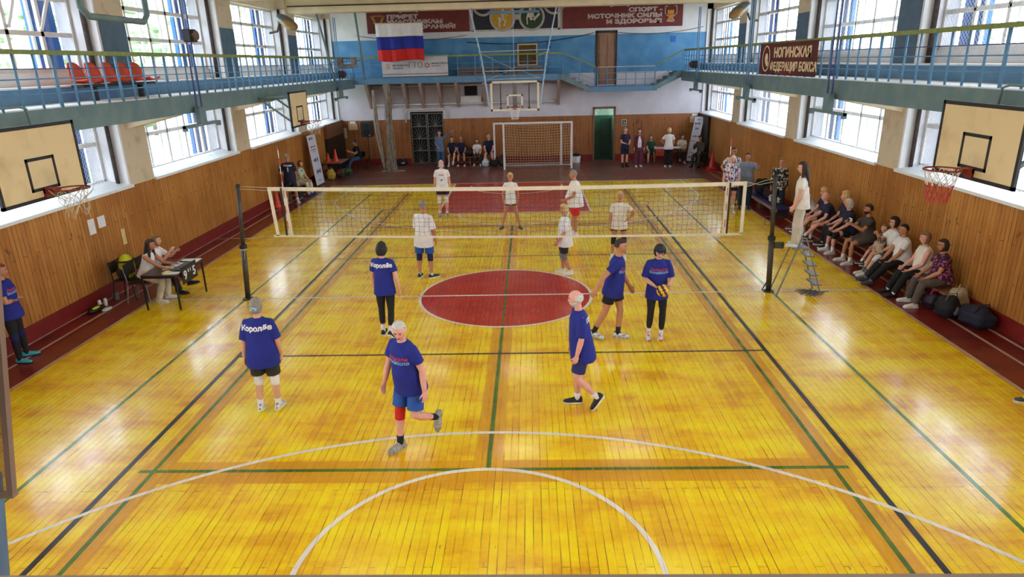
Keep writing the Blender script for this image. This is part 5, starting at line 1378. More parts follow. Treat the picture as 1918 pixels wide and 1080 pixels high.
    body = remesh(b.build('body', mat, t, fixn=False), vox if vox > .009 else .0075, 1)
    # ---- face
    for sd in (-1, 1):
        MB().ball(Hm @ V((sd * .028, .0865, .012)), .0105 * hs, .006 * hs, .0065 * hs, nu=8, nv=6, mat=hy.to_4x4()).build('eye', MEYE, t, smooth=True)
        MB().tube([Hm @ V((sd * .013, .0965, .031)), Hm @ V((sd * .03, .093, .036)), Hm @ V((sd * .046, .081, .030))], .0035 * hs, n=6).build('eyebrow', MBROW, t, smooth=True)
    MB().ball(Hm @ V((0, .093, -.054)), .022 * hs, .006 * hs, .006 * hs, nu=10, nv=6, mat=hy.to_4x4()).build('mouth', MLIP, t, smooth=True)
    if glasses:
        m_ = MB()
        for sd in (-1, 1): m_.tube([Hm @ V((sd * .03 + .02 * math.cos(a), .103, .01 + .016 * math.sin(a))) for a in [i * math.pi / 5 for i in range(11)]], .0025 * hs, n=5).tube([Hm @ V((sd * .05, .1, .014)), Hm @ V((sd * .078, .0, .012))], .0025 * hs, n=5)
        m_.build('glasses', MBLACK, t)
    # ---- hair
    st, hcn = hair; hm = HAIRM.get(hcn) or M(*hcn)
    if st != 'bald':
        tf = hair_fn(st)
        b = MB()
        def hfn(d, p):
            q = headfn(d, p); nose = hy @ V((0, 1, 0))
            k = tf((d.x, d.y, d.z)); return q + (hy @ V(d)) * (k + .003 * math.sin(d.x * 17 + d.z * 13)) * hs
        b.ball(hc, .074, .096, .116, nu=36, nv=28, fn=hfn)
        if st == 'bob': b.tube([Hm @ V((0, -.05, .02)), Hm @ V((0, -.06, -.05)), Hm @ V((0, -.05, -.11))], [.085 * hs, .092 * hs, .078 * hs], [.05 * hs, .055 * hs, .045 * hs], n=16, side=hy @ X)
        if st == 'long':
            L_ = .36; b.tube([Hm @ V((0, -.05, .04)), Hm @ V((0, -.07, -.08)), Hm @ V((0, -.09, -.2)), Hm @ V((0, -.1, -L_)), Hm @ V((0, -.09, -L_ - .06))], [v * hs for v in (.085, .1, .115, .1, .04)], [v * hs for v in (.05, .05, .045, .035, .015)], n=16, side=hy @ X)
            for sd in (-1, 1): b.tube([Hm @ V((sd * .075, .0, .03)), Hm @ V((sd * .085, .0, -.08)), Hm @ V((sd * .1, .01, -.22)), Hm @ V((sd * .1, .02, -.3))], [v * hs for v in (.02, .03, .034, .01)], n=8)
        if st == 'pony': b.tube([Hm @ V((0, -.1, .05)), Hm @ V((0, -.13, .0)), Hm @ V((0, -.125, -.09)), Hm @ V((0, -.11, -.15))], [v * hs for v in (.03, .036, .028, .008)], n=10)
        if st == 'bun': b.ball(Hm @ V((0, -.105, -.035)), .045 * hs, .035 * hs, .045 * hs, nu=12, nv=8)
        o = remesh(b.build('hair', hm, t, fixn=False), .008 if vox < .01 else .011, 1)
        if st == 'bun' and H < 1.69:
            MB().tube([Hm @ V((.04 * math.cos(a), -.118 + .01 * math.sin(a * 3), -.012 + .018 * math.sin(a))) for a in [i * math.pi / 8 for i in range(17)]], .013 * hs, n=7).build('hair_tie', M('light_blue_scrunchie', (110, 170, 210), .8, col2=(200, 220, 230), thr=(.5, .6), scale=60), t, smooth=True)
    if beard:
        b = MB()
        def bfn(d, p):
            q = headfn(d, p); k = .009 if (d.z < -.3 and d.y > -.1) else -.02
            if d.z > -.48 and abs(d.x) < .25 and d.y > 0: k = .002
            return q + (hy @ V(d)) * k * hs
        b.ball(hc, .074, .096, .116, nu=30, nv=24, fn=bfn); remesh(b.build('beard', HAIRM[beard], t, fixn=False), .009, 1)
    if headband:
        b = MB(); b.tube([Hm @ (V((.082 * math.cos(a), .106 * math.sin(a), .074 + .004 * math.sin(a)))) for a in [i * math.pi / 12 for i in range(25)]], .018 * hs, .009 * hs, n=8, side=hu, cap=False)
        b.build('headband', C_[headband], t, smooth=True)
    # ---- top
    kind, cname = top[0], top[1]; cm = C_[cname]
    gg = g; 
    if kind:
        b = MB(); lo = {'tee': -.13, 'long': -.19, 'vest': -.12, 'shirt': -.14, 'jacket': -.2, 'tank': -.02}.get(kind, -.13)
        if H < 1.3: lo = -.06
        k_ = 1.05 if kind in ('vest', 'tank') else 1.0
        rx = [v * s * gg * k_ for v in (.204, .2, .172, .164, .168, .128, .085, .066)]; ry = [v * s * gg * k_ for v in (.172, .166, .14 + .035 * fat, .132 + .02 * chest, .122, .088, .072, .06)]
        seated = lR[0] > 50 or lL[0] > 50
        if seated: lo = -.04
        b.tube([sp(lo), sp(lo * .4), sp(.13) + belly, sp(.31) + shf * .01 * s, sp(.43), sp(.505), sp(.53), sp(.548)], rx, ry, n=26, side=shx)
        fr = {'tee': .62, 'long': .9, 'vest': 0, 'tank': 0, 'shirt': 2, 'jacket': 2}.get(kind, .62)
        for sd in (1, -1):
            u, f, e, w_ = arm[sd]
            pts = [sh[sd] - shx * sd * .08 * s + td * .0 * s, sh[sd] - shx * sd * .012 * s, sh[sd] + u * .1 * s]; rr = [.064, .062, .064]
            if fr == 0:
                pts = [sh[sd] - shx * sd * .07 * s, sh[sd] + u * .015 * s]; rr = [.058, .05]
            elif fr <= 1: pts += [sh[sd] + u * .29 * fr * s]; rr += [.068]
            else: pts += [sh[sd] + u * .2 * s, e, e + f * .1 * s, e + f * .22 * s]; rr += [.058, .054, .05, .042]
            b.tube(pts, [v * s * (.5 + .5 * gg) for v in rr], n=14)
        top_o = remesh(b.build({'tee': 'tee_shirt', 'long': 'tee_shirt', 'vest': 'sleeveless_top', 'tank': 'tank_top', 'shirt': 'shirt', 'jacket': 'jacket'}[kind], cm, t, fixn=False), .014 if vox < .01 else .017, 2)
        t_info = (top_o, sp, td, shx, shf)
    # ---- bottoms
    kind, cname = bot; cm = C_[cname]
    b = MB()
    fit = {'shorts': 1.0, 'longshorts': 1.0, 'tightshorts': .9, 'leggings': .86, 'capri': .86, 'trousers': .96, 'wide': 1.12, 'skirt': 1.}[kind]
    b.tube([sp(.13), sp(.05), sp(-.04), Hp - td * .1 * s], [v * s * g for v in (.145, .16, .165, .12)], [v * s * g for v in (.108, .116, .118, .1)], n=20, side=X)
    for sd in (1, -1):
        u, f, k, a, *_ = leg[sd]; lg = .7 + .3 * g
        if kind in ('shorts', 'tightshorts', 'longshorts', 'skirt'):
            fr = {'shorts': .6, 'tightshorts': .42, 'longshorts': .82, 'skirt': .95}[kind]; r_ = 1 if kind != 'tightshorts' else .86
            if kind == 'skirt': r_ = 1.2
            b.tube([hj[sd] - u * .03 * s, hj[sd] + u * .08 * s, hj[sd] + u * .43 * fr * s], [v * s * lg * r_ for v in (.09, .097, .1)], n=16)
        else:
            end = {'leggings': .34, 'capri': .28, 'trousers': .4, 'wide': .41}[kind]
            R = {'leggings': (.092, .093, .08, .06, .061, .056, .044), 'capri': (.092, .093, .08, .06, .061, .056, .048), 'trousers': (.092, .096, .092, .08, .078, .072, .066), 'wide': (.092, .098, .096, .094, .094, .096, .1)}[kind]
            b.tube([hj[sd] - u * .03 * s, hj[sd] + u * .08 * s, hj[sd] + u * .25 * s, k, k + f * .1 * s, k + f * end * .7 * s, k + f * end * s], [v * s * lg for v in R], n=16)
    bo = remesh(b.build({'shorts': 'shorts', 'longshorts': 'shorts', 'tightshorts': 'shorts', 'leggings': 'leggings', 'capri': 'leggings', 'trousers': 'trousers', 'wide': 'trousers', 'skirt': 'skirt'}[kind], cm, t, fixn=False), .013 if vox < .01 else .016, 1)
    # ---- knees, socks, shoes
    for sd, nm in ((1, 'R'), (-1, 'L')):
        u, f, k, a, *_ = leg[sd]; lg = .7 + .3 * g
        if knees and nm in knees:
            MB().tube([k - u * .1 * s, k - u * .05 * s, k, k + f * .05 * s, k + f * .1 * s], [v * s * lg for v in (.064, .063, .064, .062, .06)], n=16).build('knee_pad', C_[kneemat], t, smooth=True)
        if socks:
            MB().tube([a - f * sockh * s, a - f * .02 * s, a + f * .02 * s], [.042 * s * lg + .002, .039 * s * lg + .002, .038 * s], n=12).build('sock', C_[socks], t, smooth=True)
        um, sm = shoe_meshes(*shoes)
        so = bpy.data.objects.new('shoe', um); COL.objects.link(so); so.parent = t; so.matrix_local = feet[sd]
        s2 = bpy.data.objects.new('sole', sm); COL.objects.link(s2); s2.parent = so
    r = P_(); r.t = t; r.top = t_info if top[0] else None; r.arm = arm; r.s = s; r.leg = leg; r.hm = Hm; r.sp = sp; r.shf = shf; r.shx = shx; r.td = td; r.off = off; r.bot = bo
    return r
MPRW = M('white_print', (232, 230, 230), .6); MPRR = M('red_shirt_print', (190, 50, 70), .6); MPRL = M('light_blue_shirt_print', (130, 170, 220), .6); MPRB = M('blue_logo_print', (40, 90, 180), .6)
def shirt_print(p, body, size, q, back, mat, dx=0., tilt=0., name='shirt_lettering', offset=.002, squash=1.):
    """printed text lying on the shirt, front or back"""
    o = text_mesh(body, size * p.s, name, mat, extrude=.0, offset=offset, res=2)
    f = -p.shf if back else p.shf; xr = -p.shx if not back else p.shx
    z = p.td; c = p.sp(q) + f * .2 * p.s + p.shx * dx * p.s
    cr, sr = math.cos(R_(tilt)), math.sin(R_(tilt))
    xa = xr * cr + z * sr; ya = z * cr - xr * sr
    m = Matrix(((xa.x, ya.x * squash, f.x, c.x), (xa.y, ya.y * squash, f.y, c.y), (xa.z, ya.z * squash, f.z, c.z), (0, 0, 0, 1)))
    o.parent = p.top[0]; o.matrix_local = m
    # enough vertices to follow the cloth
    bm = bmesh.new(); bm.from_mesh(o.data); bmesh.ops.triangulate(bm, faces=bm.faces); bmesh.ops.subdivide_edges(bm, edges=[e for e in bm.edges if e.calc_length() > .02], cuts=2); bm.to_mesh(o.data); bm.free()
    sw = o.modifiers.new('lie', 'SHRINKWRAP'); sw.target = p.top[0]; sw.wrap_method = 'PROJECT'; sw.use_project_z = True; sw.use_negative_direction = True; sw.use_positive_direction = False
    sw.offset = .003
    s2 = o.modifiers.new('settle', 'SHRINKWRAP'); s2.target = p.top[0]; s2.wrap_method = 'NEAREST_SURFACEPOINT'; s2.wrap_mode = 'ABOVE_SURFACE'; s2.offset = .003
    return o
exec_people = True
NV = .0085
KOR = 'Королёв'
def blue_front(p):
    shirt_print(p, 'Любители', .062, .38, False, MPRR, offset=.0012, dx=0); shirt_print(p, 'Волейбола', .062, .33, False, MPRL, offset=.0012)
# --- blue team ---
p = person(-3.2, -4.92, 2, "woman in a blue 'Королёв' shirt with white knee pads and a light blue hair tie", 1.66, 1.2, lean=(2, 0), aR=(2, 12, 12, 2), aL=(-6, 12, -2, 4),
           lR=(4, 1, 0, 0, -4), lL=(6, 2, -10, 1, -16), hair=('bun', 'grey'), top=('long', 'blue'), bot=('longshorts', 'olive'), knees='RL', kneemat='white', sockh=.09, shoes=('bw', 'white'), vox=NV)
shirt_print(p, KOR, .105, .41, True, MPRW, offset=.004)
p = person(-2.02, -2.3, -8, "dark-haired woman in a blue 'Королёв' shirt and black leggings walking away, nearest the red circle", 1.7, 1.0, aR=(-8, 16, 10, 6), aL=(6, 10, 12, -2),
           lR=(-4, 1, -18, 1, -40), lL=(2, 1, -2, 0, 0), hair=('bob', 'black'), top=('tee', 'blue'), bot=('capri', 'black'), socks='white', sockh=.12, shoes=('black', 'white'), vox=NV)
shirt_print(p, KOR, .098, .42, True, MPRW, offset=.004)
p = person(-.98, -5.85, 150, 'white-haired man in a blue shirt with a red knee sleeve, one foot raised behind him', 1.8, 1.12, skin='c', lean=(9, 0), twist=-8, head=(28, -20),
           aR=(6, 16, 18, 4), aL=(-14, 12, 8, 12), lR=(12, 2, 6, 0, 2), lL=(12, 3, -62, 2, -75), hair=('short', 'white'), top=('tee', 'blue'), bot=('longshorts', 'bluesh'), knees='R', kneemat='red', socks='black', sockh=.1,
           shoes=('grey', 'grey'), fat=.5, vox=NV)
blue_front(p)
p = person(1.24, -4.86, 96, "bald man with a white beard in blue shirt and navy shorts striding left", 1.74, 1.05, skin='c', lean=(6, 0), twist=6, head=(-4, -8),
           aR=(-6, 6, 12, 3), aL=(4, 6, 14, -2), lR=(4, 1, 2, 0, 0), lL=(12, 2, -42, 2, -52), hair=('fringe', 'white'), beard='white', top=('long', 'blue'), bot=('longshorts', 'dkblue'), socks='white', sockh=.08, shoes=('black', 'white'), fat=.4, vox=NV)
shirt_print(p, KOR, .098, .42, True, MPRW, offset=.004)
p = person(1.96, -2.42, -115, "tall dark-haired man in a blue shirt and short black shorts facing right", 1.84, 1.05, skin='b', lean=(8, 2), twist=14, head=(-4, -5),
           aR=(-44, 20, -30, 10), aL=(12, 6, 30, 0), lR=(-14, 2, -26, 0, -8), lL=(12, 2, -4, 0, 0), hair=('short', 'brown'), top=('tee', 'blue'), bot=('shorts', 'black'), socks='black', sockh=.12, shoes=('bw', 'grey'), fat=.3, vox=NV)
blue_front(p)
pc = person(2.7, -2.45, 178, "woman with a dark blue headband looking down at the volleyball in her hands", 1.7, 1.0, skin='a', lean=(4, 0), head=(0, -32),
           aR=(6, 14, 72, -34), aL=(6, 12, 76, -20), lR=(10, 2, -14, 1, -22), lL=(4, 3, 2, -2, 0, -14), hair=('puff', 'black'), headband='dkblue', top=('long', 'blue'), bot=('leggings', 'black'), socks='white', sockh=.06, shoes=('red', 'red'), vox=NV, handcurl=40)
blue_front(pc)
# ball between her hands
hw = [pc.arm[1][3] + pc.arm[1][1] * .1, pc.arm[-1][3] + pc.arm[-1][1] * .1]
mid = (hw[0] + hw[1]) / 2 + V((0, .05, -.02))
mid = pc.t.matrix_basis @ mid
t = thing('volleyball', mid, 'yellow and dark blue volleyball held by the woman with the headband', 'ball')
MYL = M('ball_yellow', (236, 176, 30), .45); MBB = M('ball_blue', (22, 26, 66), .45)
b = MB()
o_ = MB().ball((0, 0, 0), .106, nu=24, nv=16)
cen = [V(o_.v[f[0]]) for f in o_.f]
for i, f in enumerate(o_.f):
    c = sum((V(o_.v[k]) for k in f), V()) / len(f); c.normalize()
    o_.m[i] = 1 if (math.sin(c.x * 7 + c.z * 4) > .25) else 0
o_.build('cover', [MYL, MBB], t, smooth=True)
# --- white team (far side of the net) ---
p = person(-1.88, 1.32, -12, "grey-haired man in white T-shirt, mid-blue shorts and navy knee braces, his back to us", 1.79, 1.12, skin='b', lean=(-2, 3), twist=-4, head=(-4, -2), aR=(4, 10, 14, 2), aL=(8, 8, 14, 2),
           lR=(2, 3, -2, 2, 0, 40), lL=(2, 4, -4, 2, 0), hair=('short', 'grey'), top=('long', 'white'), bot=('longshorts', 'bluesh'), knees='RL', kneemat='kneeb', socks='white', sockh=.03, shoes=('black', 'white'), vox=NV)
p = person(1.33, 1.42, 88, "blond woman in a long white T-shirt and grey knee pads standing side-on", 1.62, 1.12, skin='b', lean=(2, 0), head=(10, 0), aR=(0, 8, 30, 4), aL=(4, 6, 34, 2),
           lR=(10, 2, -4, 0, 0), lL=(6, 2, -24, 1, -6), hair=('puff', 'blond'), top=('long', 'white'), bot=('longshorts', 'black'), knees='RL', kneemat='grey', socks='white', sockh=.04, shoes=('white', 'white'), fat=.3, vox=NV)
p = person(-.03, 6.02, 178, "lean older woman in white T-shirt and black shorts standing with her legs apart", 1.66, .92, skin='b', lean=(0, 0), head=(14, -2), aR=(-4, 12, 6, -4), aL=(-4, 12, 6, -4),
           lR=(2, 13, 0, 13, 0, 20), lL=(2, 13, 0, 13, 0, 20), hair=('bun', 'blond'), top=('tee', 'white'), bot=('tightshorts', 'black'), socks=None, shoes=('greyd', 'greyd'), vox=NV)
p = person(-2.24, 7.75, 182, "bald bearded man in white T-shirt and navy shorts left of the red key", 1.76, 1.08, skin='c', head=(0, 4), aR=(-2, 10, 8, 4), aL=(-2, 10, 6, 4),
           lR=(4, 2, -12, 1, -20), lL=(4, 2, 0, 0, 0), hair=('fringe', 'grey'), beard='white', top=('tee', 'white'), bot=('shorts', 'navy'), knees='RL', kneemat='white', socks='white', sockh=.05, shoes=('grey', 'grey'), vox=NV)
shirt_print(p, '~', .3, .37, False, MPRR, offset=.0); shirt_print(p, '◓', .1, .2, False, MPRB, offset=.0)
p = person(1.80, 5.0, 92, "heavy man in a white T-shirt and red shorts facing left near the red key", 1.84, 1.25, skin='b', lean=(4, 0), head=(0, -4), aR=(6, 6, 20, 2), aL=(10, 8, 60, -20),
           lR=(4, 2, 0, 0, 0), lL=(4, 2, -4, 0, 0), hair=('thin', 'grey'), top=('tee', 'white'), bot=('longshorts', 'red'), socks='white', sockh=.05, shoes=('white', 'white'), fat=1.4, vox=NV)
p = person(2.7, 2.62, 168, "blond woman in a white top and black knee pads with one hand on her hip", 1.67, 1.08, skin='b', head=(18, -2), aR=(0, 8, 8, 2), aL=(-14, 40, 34, -44),
           lR=(2, 5, -2, 4, 0), lL=(2, 5, -4, 4, 0), hair=('bob', 'blond'), top=('tee', 'offwhite'), bot=('tightshorts', 'black'), knees='RL', kneemat='black', socks='white', sockh=.05, shoes=('white', 'white'), vox=NV)
# --- referee on the ladder ---
p = person(5.93, -.1, 62, "referee in cream clothes with long dark hair standing on the step ladder", 1.68, .98, skin='a', lean=(2, 0), head=(10, -6), aR=(-4, 8, 6, 4), aL=(2, 10, 22, 2),
           lR=(4, 1, -4, 0, 0), lL=(4, 1, -2, 0, 0), base=1.0, hair=('long', 'brown'), top=('tee', 'offwhite'), bot=('wide', 'beige'), socks='white', sockh=.04, shoes=('white', 'white'), vox=NV)
b = MB(); b.tube([p.sp(.5) + p.shf * .1 + p.shx * .05, p.sp(.3) + p.shf * .15, p.sp(.16) + p.shf * .15 - p.shx * .02], .004, n=5).build('whistle_cord', MBLACK, p.t)
# --- people at the left ---
p = person(-8.22, -3.02, -72, "person at the left edge with folded arms, blue team shirt and teal shoes", 1.72, 1.12, skin='b', head=(-6, -6), aR=(14, 10, 96, -76), aL=(12, 10, 84, -74),
           lR=(2, 5, 0, 2, 0, 16), lL=(2, 5, 0, 2, 0, 16), hair=('thin', 'red'), top=('tee', 'blue'), bot=('leggings', 'black'), knees='RL', kneemat='kneeb', socks='black', sockh=.1, shoes=('teal', 'black'), vox=NV)
blue_front(p)
p = person(-7.62, -.02, -88, "scorer with dark hair in a white tank top leaning over the table", 1.68, .9, skin='b', lean=(20, 0), head=(0, -6), aR=(52, 6, 72, 8), aL=(40, 4, 80, -4),
           lR=(72, 6, -18, 2, 0), lL=(76, 4, -10, 2, 0), hair=('long', 'brown'), top=('tank', 'white'), bot=('trousers', 'cream'), socks='white', sockh=.06, shoes=('white', 'white'), vox=NV)
p = person(-7.7, .48, -84, "second scorer in a white T-shirt with a hand at her mouth", 1.66, .95, skin='a', lean=(14, 0), head=(0, -4), aR=(50, 8, 140, -10), aL=(44, 8, 128, -14),
           lR=(78, 6, 18, 2, 0), lL=(86, 4, 40, 0, 10), hair=('bob', 'light'), top=('tee', 'white'), bot=('trousers', 'black'), socks='black', sockh=.08, shoes=('black', 'black'), vox=.011)
p = person(-8.05, 10.4, 10, "player in a navy jersey standing with his back to us by the left wall", 1.78, 1.05, skin='b', head=(0, -18), aR=(4, 10, 20, 0), aL=(-6, 26, 18, -20),
           lR=(0, 7, 0, 6, 0), lL=(0, 7, 0, 6, 0), hair=('short', 'grey'), top=('long', 'navy'), bot=('longshorts', 'navy'), socks='white', sockh=.14, shoes=('bw', 'white'))
shirt_print(p, 'Россия', .08, .44, True, MPRW, offset=.002); shirt_print(p, '1', .2, .3, True, MPRW, offset=.004)
bench_mats = M('bench_pine', (142, 100, 64), .6, var=.15)
def bench(x, y0, y1, lab, axis='y', w_=.3, h=.37):
    t = thing('low_bench', (x, y0, 0) if axis == 'y' else (y0, x, 0), lab, 'bench'); L_ = y1 - y0
    bx = (lambda a0, a1, b0, b1, c0, c1: MB().box(a0, a1, b0, b1, c0, c1)) if axis == 'y' else (lambda a0, a1, b0, b1, c0, c1: MB().box(b0, b1, a0, a1, c0, c1))
    bx(-w_ / 2, w_ / 2, 0, L_, h - .04, h).build('seat', bench_mats, t, bevel=.005)
    for k in (.1, .5, .9): bx(-w_ / 2 + .03, w_ / 2 - .03, L_ * k - .03, L_ * k + .03, 0, h - .04).build('leg', bench_mats, t)
    bx(-.02, .02, L_ * .1, L_ * .9, .08, .12).build('stretcher', bench_mats, t)
    return t
bench(-8.4, 10.8, 13.1, 'low wooden bench by the left wall under the seated players')
SIT = dict(lR=(82, 8, 4, 2, 0), lL=(82, 8, 4, 2, 0))
def sit(x, y, th, label, **k):
    d = dict(lR=(82, 7, 6, 2, 0), lL=(82, 7, 2, 2, 0), aR=(22, 6, 55, -16), aL=(20, 6, 53, -18), lean=(8, 0)); d.update(k)
    return person(x, y, th, label, **d)
sit(-8.38, 11.0, -90, 'person in a cream shirt seated behind the standing player in the navy jersey', top=('tee', 'cream'), bot=('trousers', 'black'), hair=('short', 'grey'), shoes=('greyd', 'black'))
sit(-8.3, 12.0, -100, 'red-haired woman in a green and white print top seated by the left wall', skin='c', top=('tee', 'greent'), bot=('trousers', 'cream'), hair=('bob', 'red'), shoes=('blue', 'blue'), lean=(14, 0))
bag(-8.42, 12.7, 'bright green and black patterned bag on the bench beside the red-haired woman', M('green_black_print', (110, 190, 60), .6, col2=(16, 24, 18), thr=(.45, .55), scale=12), (.18, .16, .2), z=.4)
chair(-7.5, 18.35, 128, 'black chair under the man sitting by the loudspeaker', MCS, MBLACK)
sit(-7.5, 18.35, 128, 'man in a black T-shirt and jeans seated by the loudspeaker looking at a phone', H=1.8, skin='b', head=(0, -26), top=('tee', 'black'), bot=('trousers', 'jeans'), hair=('short', 'black'), shoes=('white', 'white'),
    aR=(30, 8, 118, -14), aL=(30, 8, 112, -14), lL=(84, 6, 30, -8, 10), lean=(10, 0))
# --- far wall, left group ---
p = person(-3.72, 18.9, 182, "curly red-haired woman in a denim jacket and jeans leaning a hand on the grille gate", H=1.68, g=1.0, skin='c', head=(-6, -6), aR=(6, 8, 40, -30), aL=(20, 130, 10, 120), top=('jacket', 'denim'), bot=('wide', 'jeans'), hair=('puff', 'red'), shoes=('white', 'white'), glasses=True, socks='white')
bench(19.45, -3.5, -1.2, 'low wooden bench at the far wall between the gate and the goal', axis='x')
sit(-3.2, 19.4, 180, "dark-haired player in a navy jersey seated nearest the grille gate", skin='a', top=('tee', 'navy'), bot=('shorts', 'black'), hair=('short', 'black'), lR=(80, 8, 0, 0, 0), lL=(86, 6, 20, -10, 10), socks='white', shoes=('white', 'white'))
sit(-2.75, 19.4, 180, "player with receding hair in a navy jersey seated second from the gate", skin='b', top=('tee', 'navy'), bot=('shorts', 'navy'), hair=('fringe', 'brown'), socks='black', sockh=.16, shoes=('bw', 'white'))
bag(-2.42, 19.45, 'dark bag with grey pattern on the far bench between the seated players', M('grey_black_print', (70, 70, 72), .7, col2=(24, 24, 26), thr=(.45, .55), scale=12), (.28, .14, .2), z=.4)
sit(-1.98, 19.4, 180, "woman in a white top and dark trousers bending forward on the far bench", H=1.62, skin='a', top=('tee', 'white'), bot=('trousers', 'olive'), hair=('bob', 'brown'), lean=(24, 0), aR=(20, 2, 34, -14), aL=(20, 2, 34, -14), shoes=('white', 'white'))
sit(-1.42, 19.4, 180, "bald player in a navy jersey seated on the far bench next to the goal", H=1.82, g=1.15, skin='c', top=('tee', 'navy'), bot=('shorts', 'black'), hair=('fringe', 'white'), shoes=('greyd', 'black'), socks='black')
# --- far wall, right group ---
p = person(4.86, 17.6, 195, "man in a navy sports kit standing with folded hands right of the green doorway", H=1.76, skin='c', head=(-25, -8), aR=(10, 8, 78, -30), aL=(10, 8, 74, -30), top=('tee', 'navy'), bot=('longshorts', 'navy'), hair=('short', 'grey'), socks='black', sockh=.12, shoes=('black', 'black'))
p = person(5.5, 17.65, 180, "woman in a maroon trouser suit over a white top standing at the far right", H=1.68, skin='c', top=('jacket', 'maroon'), bot=('wide', 'maroon'), hair=('bob', 'black'), shoes=('white', 'white'))
b = MB(); b.tube([p.sp(.48) + p.shf * .075, p.sp(.3) + p.shf * .13, p.sp(.02) + p.shf * .125, p.sp(-.1) + p.shf * .115], [.04, .075, .085, .085], [.03, .025, .03, .03], n=14, side=p.shx).build('white_top', C_['white'], p.t, smooth=True)
chair(6.25, 18.85, 178, 'dark chair under the woman in dark green', MCS, MBLACK).location.y = 18.75
sit(6.22, 18.75, 178, "woman in a dark green dress seated left of the registration table", H=1.62, g=1.12, skin='a', head=(-20, 0), top=('tee', 'green'), bot=('skirt', 'green'), hair=('bun', 'brown'), shoes=('greyd', 'greyd'), socks=None, fat=.6)
p = person(6.78, 17.35, -12, "woman in white T-shirt and black trousers standing at the registration table, back to us", H=1.72, g=1.05, skin='b', head=(0, -14), aR=(-4, 12, 30, -10), aL=(-16, 34, 24, -40), top=('tee', 'white'), bot=('wide', 'black'), hair=('bun', 'blond'), shoes=('white', 'white'))
chair(7.72, 18.9, 175, 'dark chair under the woman in cream at the registration table', MCS, MBLACK)
sit(7.7, 18.9, 170, "dark-haired woman in a cream top seated right of the registration table", H=1.64, skin='a', head=(20, -16), top=('tee', 'cream'), bot=('trousers', 'olive'), hair=('bun', 'brown'), lR=(84, 6, 36, -10, 20), shoes=('white', 'white'))
chair(8.25, 17.35, 150, 'dark chair in the far right corner under the man in brown', MCS, MBLACK)
sit(8.22, 17.35, 140, "man in a grey-brown shirt seated with hand at his chin in the far right corner", H=1.76, skin='b', head=(0, -20), top=('shirt', 'dkgreyt'), bot=('trousers', 'olive'), hair=('short', 'brown'), aR=(36, 6, 140, -12), shoes=('black', 'black'), socks='black')
# --- right side standing group ---
p = person(6.82, 7.7, 176, "man in a lilac patterned shirt and black shorts behind the net's right end", H=1.78, g=1.2, skin='c', head=(0, -16), aR=(4, 10, 14, 4), aL=(6, 8, 34, -6), top=('tee', 'floral'), bot=('shorts', 'black'), hair=('short', 'white'), socks='white', sockh=.2, shoes=('bw', 'white'), fat=.8)
p = person(7.2, 8.9, 172, "dark-haired man in a white and blue plaid shirt behind the right end of the net", H=1.86, g=1.1, skin='b', aR=(-10, 34, 30, -30), aL=(-4, 14, 20, -4), top=('tee', 'plaid'), bot=('trousers', 'dkteal'), hair=('short', 'brown'), shoes=('greyd', 'black'), socks=None, glasses=True)
p = person(7.42, 8.15, 170, "stocky man in a grey-blue T-shirt holding a phone up to his face", H=1.78, g=1.25, skin='b', aR=(4, 12, 14, 4), aL=(46, 44, 140, -30), top=('long', 'greyblue'), bot=('trousers', 'dkteal'), hair=('short', 'brown'), shoes=('blue', 'blue'), socks=None, fat=1.2)
p = person(8.12, 7.15, 172, "woman in a black and white plaid shirt and wide dark trousers by the wall", H=1.74, g=.98, skin='b', head=(20, 0), aR=(-4, 10, 6, 4), aL=(0, 8, 6, 2), top=('shirt', 'plaidbw'), bot=('wide', 'dkteal'), hair=('short', 'light'), shoes=('white', 'white'), socks=None, glasses=True)
# --- right bench ---
bench(8.42, 1.35, 5.9, 'long low wooden bench by the right wall under the far spectators')
bench(8.42, -1.35, 1.25, 'low wooden bench by the right wall under the near spectators')
R = dict(skin='b')
sit(8.4, 5.15, 84, "dark-skinned person in a white T-shirt seated on the right bench behind the referee", skin='b', top=('tee', 'white'), bot=('shorts', 'black'), hair=('thin', 'brown'), lean=(26, 0), shoes=('greyd', 'white'))
sit(8.42, 4.45, 84, "blond woman with glasses in a navy jersey seated on the right bench", skin='c', glasses=True, head=(10, 0), top=('tee', 'navy'), bot=('shorts', 'black'), hair=('bob', 'blond'), shoes=('greyd', 'white'), lL=(84, 4, 40, -6, 10))
sit(8.36, 3.8, 88, "bald man in a navy jersey leaning forward on the right bench", g=1.08, skin='c', H=1.74, top=('tee', 'navy'), bot=('shorts', 'black'), hair=('bald', 'grey'), lean=(24, 0), aR=(20, 6, 74, -20), shoes=('greyd', 'white'), lL=(86, 4, 42, -8, 10))
sit(8.5, 3.35, 80, "blond person in dark clothes seated between the bald man and the white-haired woman", skin='c', H=1.8, top=('tee', 'navy'), bot=('trousers', 'black'), hair=('puff', 'blond'), shoes=('black', 'white'), socks='white')
sit(8.38, 2.85, 86, "white-blond woman in a navy jersey and dark knee pads seated on the right bench", skin='c', H=1.7, g=1.08, top=('tee', 'navy'), bot=('shorts', 'black'), hair=('bob', 'white'), knees='RL', kneemat='black', shoes=('white', 'white'), socks='white', lean=(10, 0))
p = sit(8.4, 1.95, 88, "bearded man in a dark grey T-shirt holding a small camera to his eyes", skin='b', H=1.76, g=1.08, top=('tee', 'dkgreyt'), bot=('longshorts', 'brownt'), hair=('short', 'brown'), beard='brown', shoes=('white', 'white'), aR=(50, 10, 122, -26), aL=(46, 10, 120, -26), handcurl=50)
cp = p.t.matrix_basis @ ((p.arm[1][3] + p.arm[-1][3]) / 2 + V((0, .0, .08)))
t = thing('camera', cp, 'small white camera in the hands of the bearded man', 'camera', rz=R_(88))
